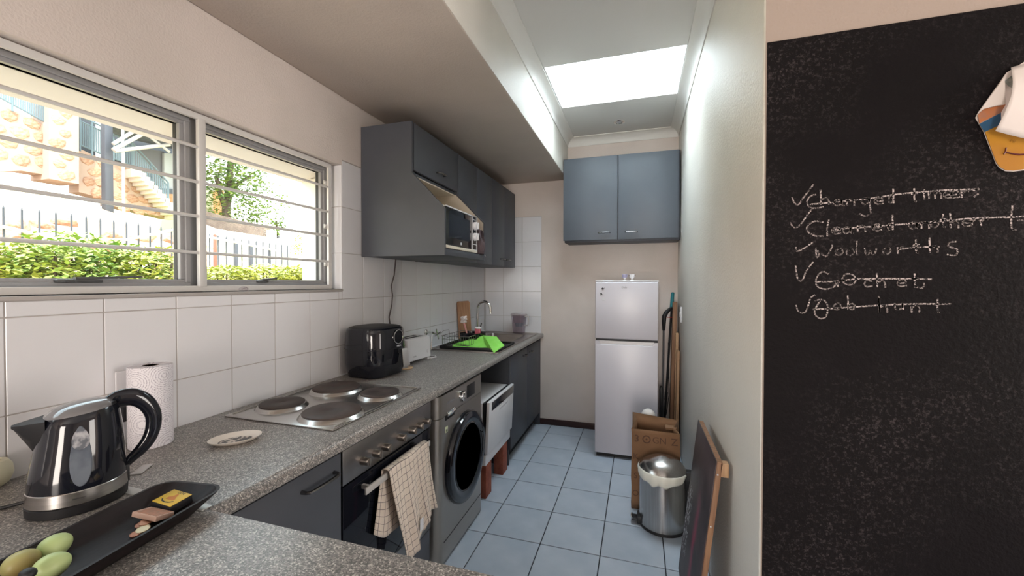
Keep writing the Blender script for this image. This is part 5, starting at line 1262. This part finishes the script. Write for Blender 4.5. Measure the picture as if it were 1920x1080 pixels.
# rocks on the bank
rk = []
for k in range(4):
    b = bmesh.new(); bmesh.ops.create_icosphere(b, subdivisions=2, radius=1); r_ = random.Random(k+50)
    for v in b.verts: v.co *= 1+.35*noise.noise(v.co*1.3+Vector((k*5, 0, 0))); v.co.z *= .72
    me = bpy.data.meshes.new('rock'); b.to_mesh(me); b.free(); me.materials.append(stone_a); rk.append(me)
spots = []
for i in range(400):
    x = -5.6-rnd.random()*2.9; px = rnd.uniform(-20, 330)
    y = E_(px, 430, x).y; r_ = rnd.uniform(.12, .28)
    if all(math.hypot(x-a, y-b) > (r_+c)*1.75 for a, b, c in spots): spots.append((x, y, r_))
    if len(spots) > 19: break
for i, (x, y, s_) in enumerate(spots):
    o = bpy.data.objects.new('rock', rk[i % 4]); COL.objects.link(o); o.location = (x, y, gnd(x, y)+s_*.2); o.scale = (s_*1.2, s_*1.5, s_); o.rotation_euler = (rnd.uniform(-.3, .3), rnd.uniform(-.3, .3), rnd.uniform(0, 6))
    tag(o, 'sunlit sandstone rock on the bank behind the pale fence', 'rock', 'rocks on the bank')
# stone retaining wall under the stairs
def stone_wall(name, lb, X, poly, th, n, sz, seed):
    """poly: picture outline at depth X; stones laid over a mortar core"""
    pts = [E_(x, y, X) for x, y in poly]
    t = thing(name, lb, 'wall', (X, sum(p.y for p in pts)/len(pts), min(p.z for p in pts)))
    MB().prism([(p.y, p.z) for p in pts], 'x', X-th, X).build('mortar_core', mortar, t, world=True)
    ys = [p.y for p in pts]; zs = [p.z for p in pts]
    def inside(y, z):
        c = False
        for i in range(len(pts)):
            a, b = pts[i], pts[i-1]
            if (a.z > z) != (b.z > z) and y < (b.y-a.y)*(z-a.z)/(b.z-a.z)+a.y: c = not c
        return c
    r = random.Random(seed); me_ = []
    for k in range(4):
        b = bmesh.new(); bmesh.ops.create_icosphere(b, subdivisions=1, radius=1)
        for v in b.verts: v.co *= 1+.3*noise.noise(v.co*1.7+Vector((k*3+seed, 0, 0)))
        me = bpy.data.meshes.new('stone'); b.to_mesh(me); b.free(); me.materials.append(stone_a); me_.append(me)
    z = min(zs)+sz*.5; row = 0; cnt = 0
    while z < max(zs) and cnt < n:
        y = min(ys)+(row % 2)*sz*.6
        while y < max(ys) and cnt < n:
            if inside(y, z) and inside(y-sz*.5, z) and inside(y+sz*.5, z):
                o = mesh_part('stone', r.choice(me_), t, (X+.0, y+r.uniform(-.1, .1)*sz, z+r.uniform(-.1, .1)*sz)); o.scale = (.035, sz*r.uniform(.5, .68), sz*r.uniform(.42, .56)); o.rotation_euler = (r.uniform(-.5, .5), 0, 0); cnt += 1
            y += sz*1.15
        z += sz*.95; row += 1
    return t
XW = -11.5
stone_wall('stone_wall', 'sunlit stone retaining wall below the left railing', XW, [(-160, 120), (0, 195), (100, 243), (100, 330), (40, 320), (-160, 330)], .4, 110, .30, 3)
stone_wall('stone_pillar', 'square stone pillar rising between the two railings', XW+.25, [(92, 150), (148, 150), (148, 345), (92, 335)], .7, 60, .26, 5)
stone_wall('stone_wall', 'sunlit stone wall under the middle railing beside the dark post', XW, [(148, 278), (206, 305), (206, 375), (148, 360)], .4, 50, .27, 7)
stone_wall('stone_wall', 'stone side wall of the descending outdoor stair', XW, [(206, 300), (248, 318), (262, 322), (320, 400), (320, 410), (206, 385)], .4, 60, .27, 9)
# bank top slab of pale ground handled by terrain; stairs
stp = thing('outdoor_stair', 'pale concrete outdoor stair descending to the right', 'stairs', tuple(E_(285, 380, XW+.3)))
for k in range(11):
    a = E_(246+7.4*k, 316+8.0*k, XW+.3); b = E_(246+7.4*(k+1), 316+8.0*(k+1), XW+.3)
    MB().box(XW+.03, XW+.55, a.y, b.y+.02, a.z-.22, a.z, .004).build('step', mat('pale_concrete', (.66, .63, .58), .9) if k == 0 else MATS['pale_concrete'], stp, world=True)
# railings
def railing(lb, line, h, n, X=XW+.05):
    a, b = E_(*line[0], X), E_(*line[1], X)
    t = thing('railing', lb, 'railing', tuple(a)); d = b-a
    for k in (0, .5, 1): p = a+d*k; MB().tube([p-Vector((0, 0, .05)), p+Vector((0, 0, h))], .022, 6).build('post', rail_m, t, world=True)
    for hh in (h, h-.12, .10): MB().tube([a+Vector((0, 0, hh)), b+Vector((0, 0, hh))], .02, 6).build('rail', rail_m, t, world=True)
    me = None
    for k in range(n):
        p = a+d*(k+.5)/n
        if me is None: o = MB().box(-.011, .011, -.011, .011, .10, h-.12).build('baluster', rail_m, t); me = o.data; o.location = p-world_loc(t)
        else: mesh_part('baluster', me, t, p)
    return t
railing('blue-grey railing sloping down above the left stone wall', ((-60, 160), (96, 243)), .85, 34)
railing('blue-grey railing between the stone pillar and the dark post', ((150, 279), (195, 298)), .80, 11)
railing('short blue-grey landing railing right of the dark post', ((213, 304), (248, 318)), .72, 9)
railing('blue-grey stair railing descending beside the concrete steps', ((250, 318), (316, 388)), .70, 17)
# house: dark post, wall, roof and struts
hs = thing('house', 'grey hillside house with an open carport roof', 'house', tuple(E_(240, 330, XW-1.5)))
grey_r = mat('grey_render', (.16, .16, .18), .8); dkw = mat('dark_opening', (.03, .035, .045), .4); paler = mat('pale_render', (.46, .48, .5), .8)
def slab(name, X, th, poly, m): MB().prism([(E_(x, y, X).y, E_(x, y, X).z) for x, y in poly], 'x', X-th, X).build(name, m, hs, world=True, smooth=0)
slab('rear_wall', XW-3.0, .3, [(100, 180), (350, 240), (352, 335), (100, 300)], dkw)
slab('render_wall', XW-2.0, .3, [(262, 277), (308, 284), (308, 352), (262, 330)], grey_r)
slab('window_strip', XW-1.9, .3, [(308, 287), (345, 290), (345, 358), (308, 353)], paler)
slab('plinth_band', XW-1.7, .4, [(292, 352), (350, 356), (350, 366), (292, 362)], mat('slate_band', (.07, .085, .10), .6))
slab('brick_base', XW-1.6, .4, [(300, 362), (350, 366), (350, 410), (300, 400)], mat('orange_brick', (.52, .27, .14), .9, col2=(.42, .2, .1), scale=20))
slab('door_frame', XW-2.3, .1, [(183, 222), (195, 226), (195, 300), (183, 296)], paler)
# corrugated roof underside, real slope
ra, rb, rc, rd = E_(196, 226, XW+.4), E_(400, 262, XW+2.2), E_(350, 285, XW-2.6), E_(200, 250, XW-2.6)
def rf_(u, v):
    p = ra.lerp(rb, u); q = rd.lerp(rc, u); r = p.lerp(q, v); r.z += .045*math.sin(v*60); return r
MB().grid(rf_, 8, 90, th=.03).build('corrugated_roof', mat('roof_sheet', (.13, .13, .14), .5), hs, world=True, smooth=60)
a = E_(205, 225, XW+.6); b = E_(205, 362, XW+.6)
pst = MB().box(XW+.45, XW+.62, a.y-.10, a.y+.06, b.z-.5, a.z+.6, .01).build('steel_post', post_m, hs, world=True)
MB().tube([(XW+.8, a.y+.16, b.z-.5), (XW+.8, a.y+.16, a.z+.5)], .03, 8).build('downpipe', paler, pst, world=True)
strut = mat('pale_strut', (.34, .33, .33), .5)
for (x0, y0, x1, y1, r) in ((212, 281, 270, 250, .045), (212, 270, 256, 243, .04), (215, 283, 318, 271, .045), (275, 252, 318, 285, .035), (385, 304, 408, 291, .05)):
    MB().tube([E_(x0, y0, XW+.9), E_(x1, y1, XW+.9)], r, 8).build('roof_strut', strut, hs, world=True)
# right-hand view: trees, plank fence, white wall and palisade
def tree(lb, px, py_base, X, trunk, crowns, n, size, seed, m=leaf_t):
    b0 = E_(px, py_base, X); t = thing('tree', lb, 'tree', tuple(b0))
    q = MB()
    for pl in trunk:
        pts = [E_(x, y, X) for x, y in pl[:-1]]; r = pl[-1]; q.tube(pts, [r*(1-.5*i/len(pts)) for i in range(len(pts))], 7)
    q.build('trunk', bark, t, world=True)
    for k, (x, y, r, kk) in enumerate(crowns):
        c = E_(x, y, X); leaves(int(n*kk), blob(c, (r*.8, r, r*.85)), size, m, 'foliage', t, seed+k)
    return t
XT = -13
tree('large leafy tree with a forked trunk in the right pane', 425, 440, XT, [[(428, 450), (424, 415), (425, 385), (430, 350), (432, 310), (436, 290), .16], [(424, 395), (412, 360), (405, 330), .10], [(426, 380), (445, 345), (470, 330), .07]],
     [(400, 310, 1.1, 1), (432, 318, 1.2, 1), (455, 330, 1.0, .6), (395, 345, .9, .6), (440, 385, 1.1, .9), (465, 395, 1.0, .7), (490, 385, 1.0, .35), (510, 372, .8, .2), (470, 310, .7, .25)], 900, .085, 31)
tree('small slim tree above the dark gate in the right pane', 520, 470, -15, [[(520, 490), (519, 440), (518, 415), .07]], [(519, 430, .55, 1), (517, 445, .6, 1), (523, 418, .4, .6)], 300, .08, 41)
tree('bright green tree at the right edge of the window view', 568, 490, -15, [[(568, 500), (568, 460), .08]], [(568, 465, .8, 1), (575, 450, .7, 1), (560, 480, .7, .8)], 420, .08, 47, leaf_y)
of = MB(); XF = -11.8
fnc = thing('plank_fence', 'brown horizontal plank fence stepping down the slope', 'fence', tuple(E_(440, 440, XF)))
pk = mat('brown_plank', (.22, .16, .13), .8, col2=(.17, .12, .10), scale=4)
N_ = 14
for k in range(N_):
    t0 = k/N_; t1 = (k+.82)/N_
    def q4(s0, s1):
        TL, TR_, BL, BR = (340, 384), (508, 428), (340, 408), (508, 462)
        return [(TL[0], TL[1]+(BL[1]-TL[1])*s0), (TR_[0], TR_[1]+(BR[1]-TR_[1])*s0), (BR[0], TR_[1]+(BR[1]-TR_[1])*s1), (BL[0], TL[1]+(BL[1]-TL[1])*s1)]
    MB().prism([(E_(x, y, XF).y, E_(x, y, XF).z) for x, y in q4(t0, t1)], 'x', XF-.03, XF).build('plank', pk, fnc, world=True, smooth=0)
pwt = thing('white_fence', 'white steel palisade panels standing in front of the plank fence', 'fence', tuple(E_(470, 480, -10.5)))
for k in range(46):
    x = 400+2.9*k; yt = 428+.26*(x-400)*.62; a = E_(x, yt, -10.5); b = E_(x, yt+26, -10.5)
    MB().box(-10.52, -10.5, a.y-.015, a.y+.015, b.z, a.z).build('pale', white_out, pwt, world=True, smooth=0)
lw = MB().prism([(E_(x, y, -11.2).y, E_(x, y, -11.2).z) for x, y in ((370, 415), (510, 470), (572, 480), (572, 515), (370, 515))], 'x', -11.5, -11.2).build('garden_wall', white_out)
tag(lw, 'low white garden wall below the plank fence', 'wall')
gt = thing('iron_gate', 'dark patterned iron gate between white posts', 'gate', tuple(E_(520, 465, -11)))
a, b = E_(513, 443, -11), E_(530, 468, -11)
for k in range(5): y = a.y+(b.y-a.y)*k/4; MB().box(-11.02, -11, y-.02, y+.02, b.z, a.z).build('gate_bar', post_m, gt, world=True)
for k in range(4): z = b.z+(a.z-b.z)*k/3; MB().box(-11.02, -11, a.y, b.y, z-.02, z+.02).build('gate_rail', post_m, gt, world=True)
for px, lb in ((509, 'white square gate post left of the dark gate'), (534, 'white square gate post right of the dark gate')):
    a, b = E_(px, 432, -10.9), E_(px, 492, -10.9); tag(MB().box(-11.0, -10.8, a.y-.12, a.y+.12, b.z, a.z, .01).build('gate_post', white_out), lb, 'post')
for px, y0, y1, lb in ((403, 441, 485, 'rusty thin fence post at the left of the right pane'), (443, 455, 508, 'grey fence post near the middle of the right pane'), (471, 458, 505, 'second grey fence post from the left in the right pane'), (505, 468, 510, 'third grey fence post, below the end of the plank fence')):
    a, b = E_(px, y0, -6.2), E_(px, y1+6, -6.2); tag(MB().box(-6.225, -6.175, a.y-.022, a.y+.022, b.z-.3, a.z, .004).lathe([(.03, 0), (.0, .03)], (-6.2, a.y, a.z), 8).build('fence_post', mat('rust', (.20, .09, .06), .8) if px == 403 else post_m), lb, 'post')
bl = thing('far_building', 'pale building with an orange corner column behind the tree', 'building', tuple(E_(400, 400, -15)))
a, b = E_(350, 340, -15), E_(408, 432, -15); MB().box(-17, -15, a.y, b.y, b.z-1, a.z).build('wall', mat('cream_render', (.46, .46, .36), .9), bl, world=True)
a, b = E_(406, 357, -14.8), E_(414, 432, -14.8); MB().box(-15, -14.6, a.y, b.y, b.z-1, a.z).build('column', mat('orange_render', (.55, .25, .12), .9), bl, world=True)
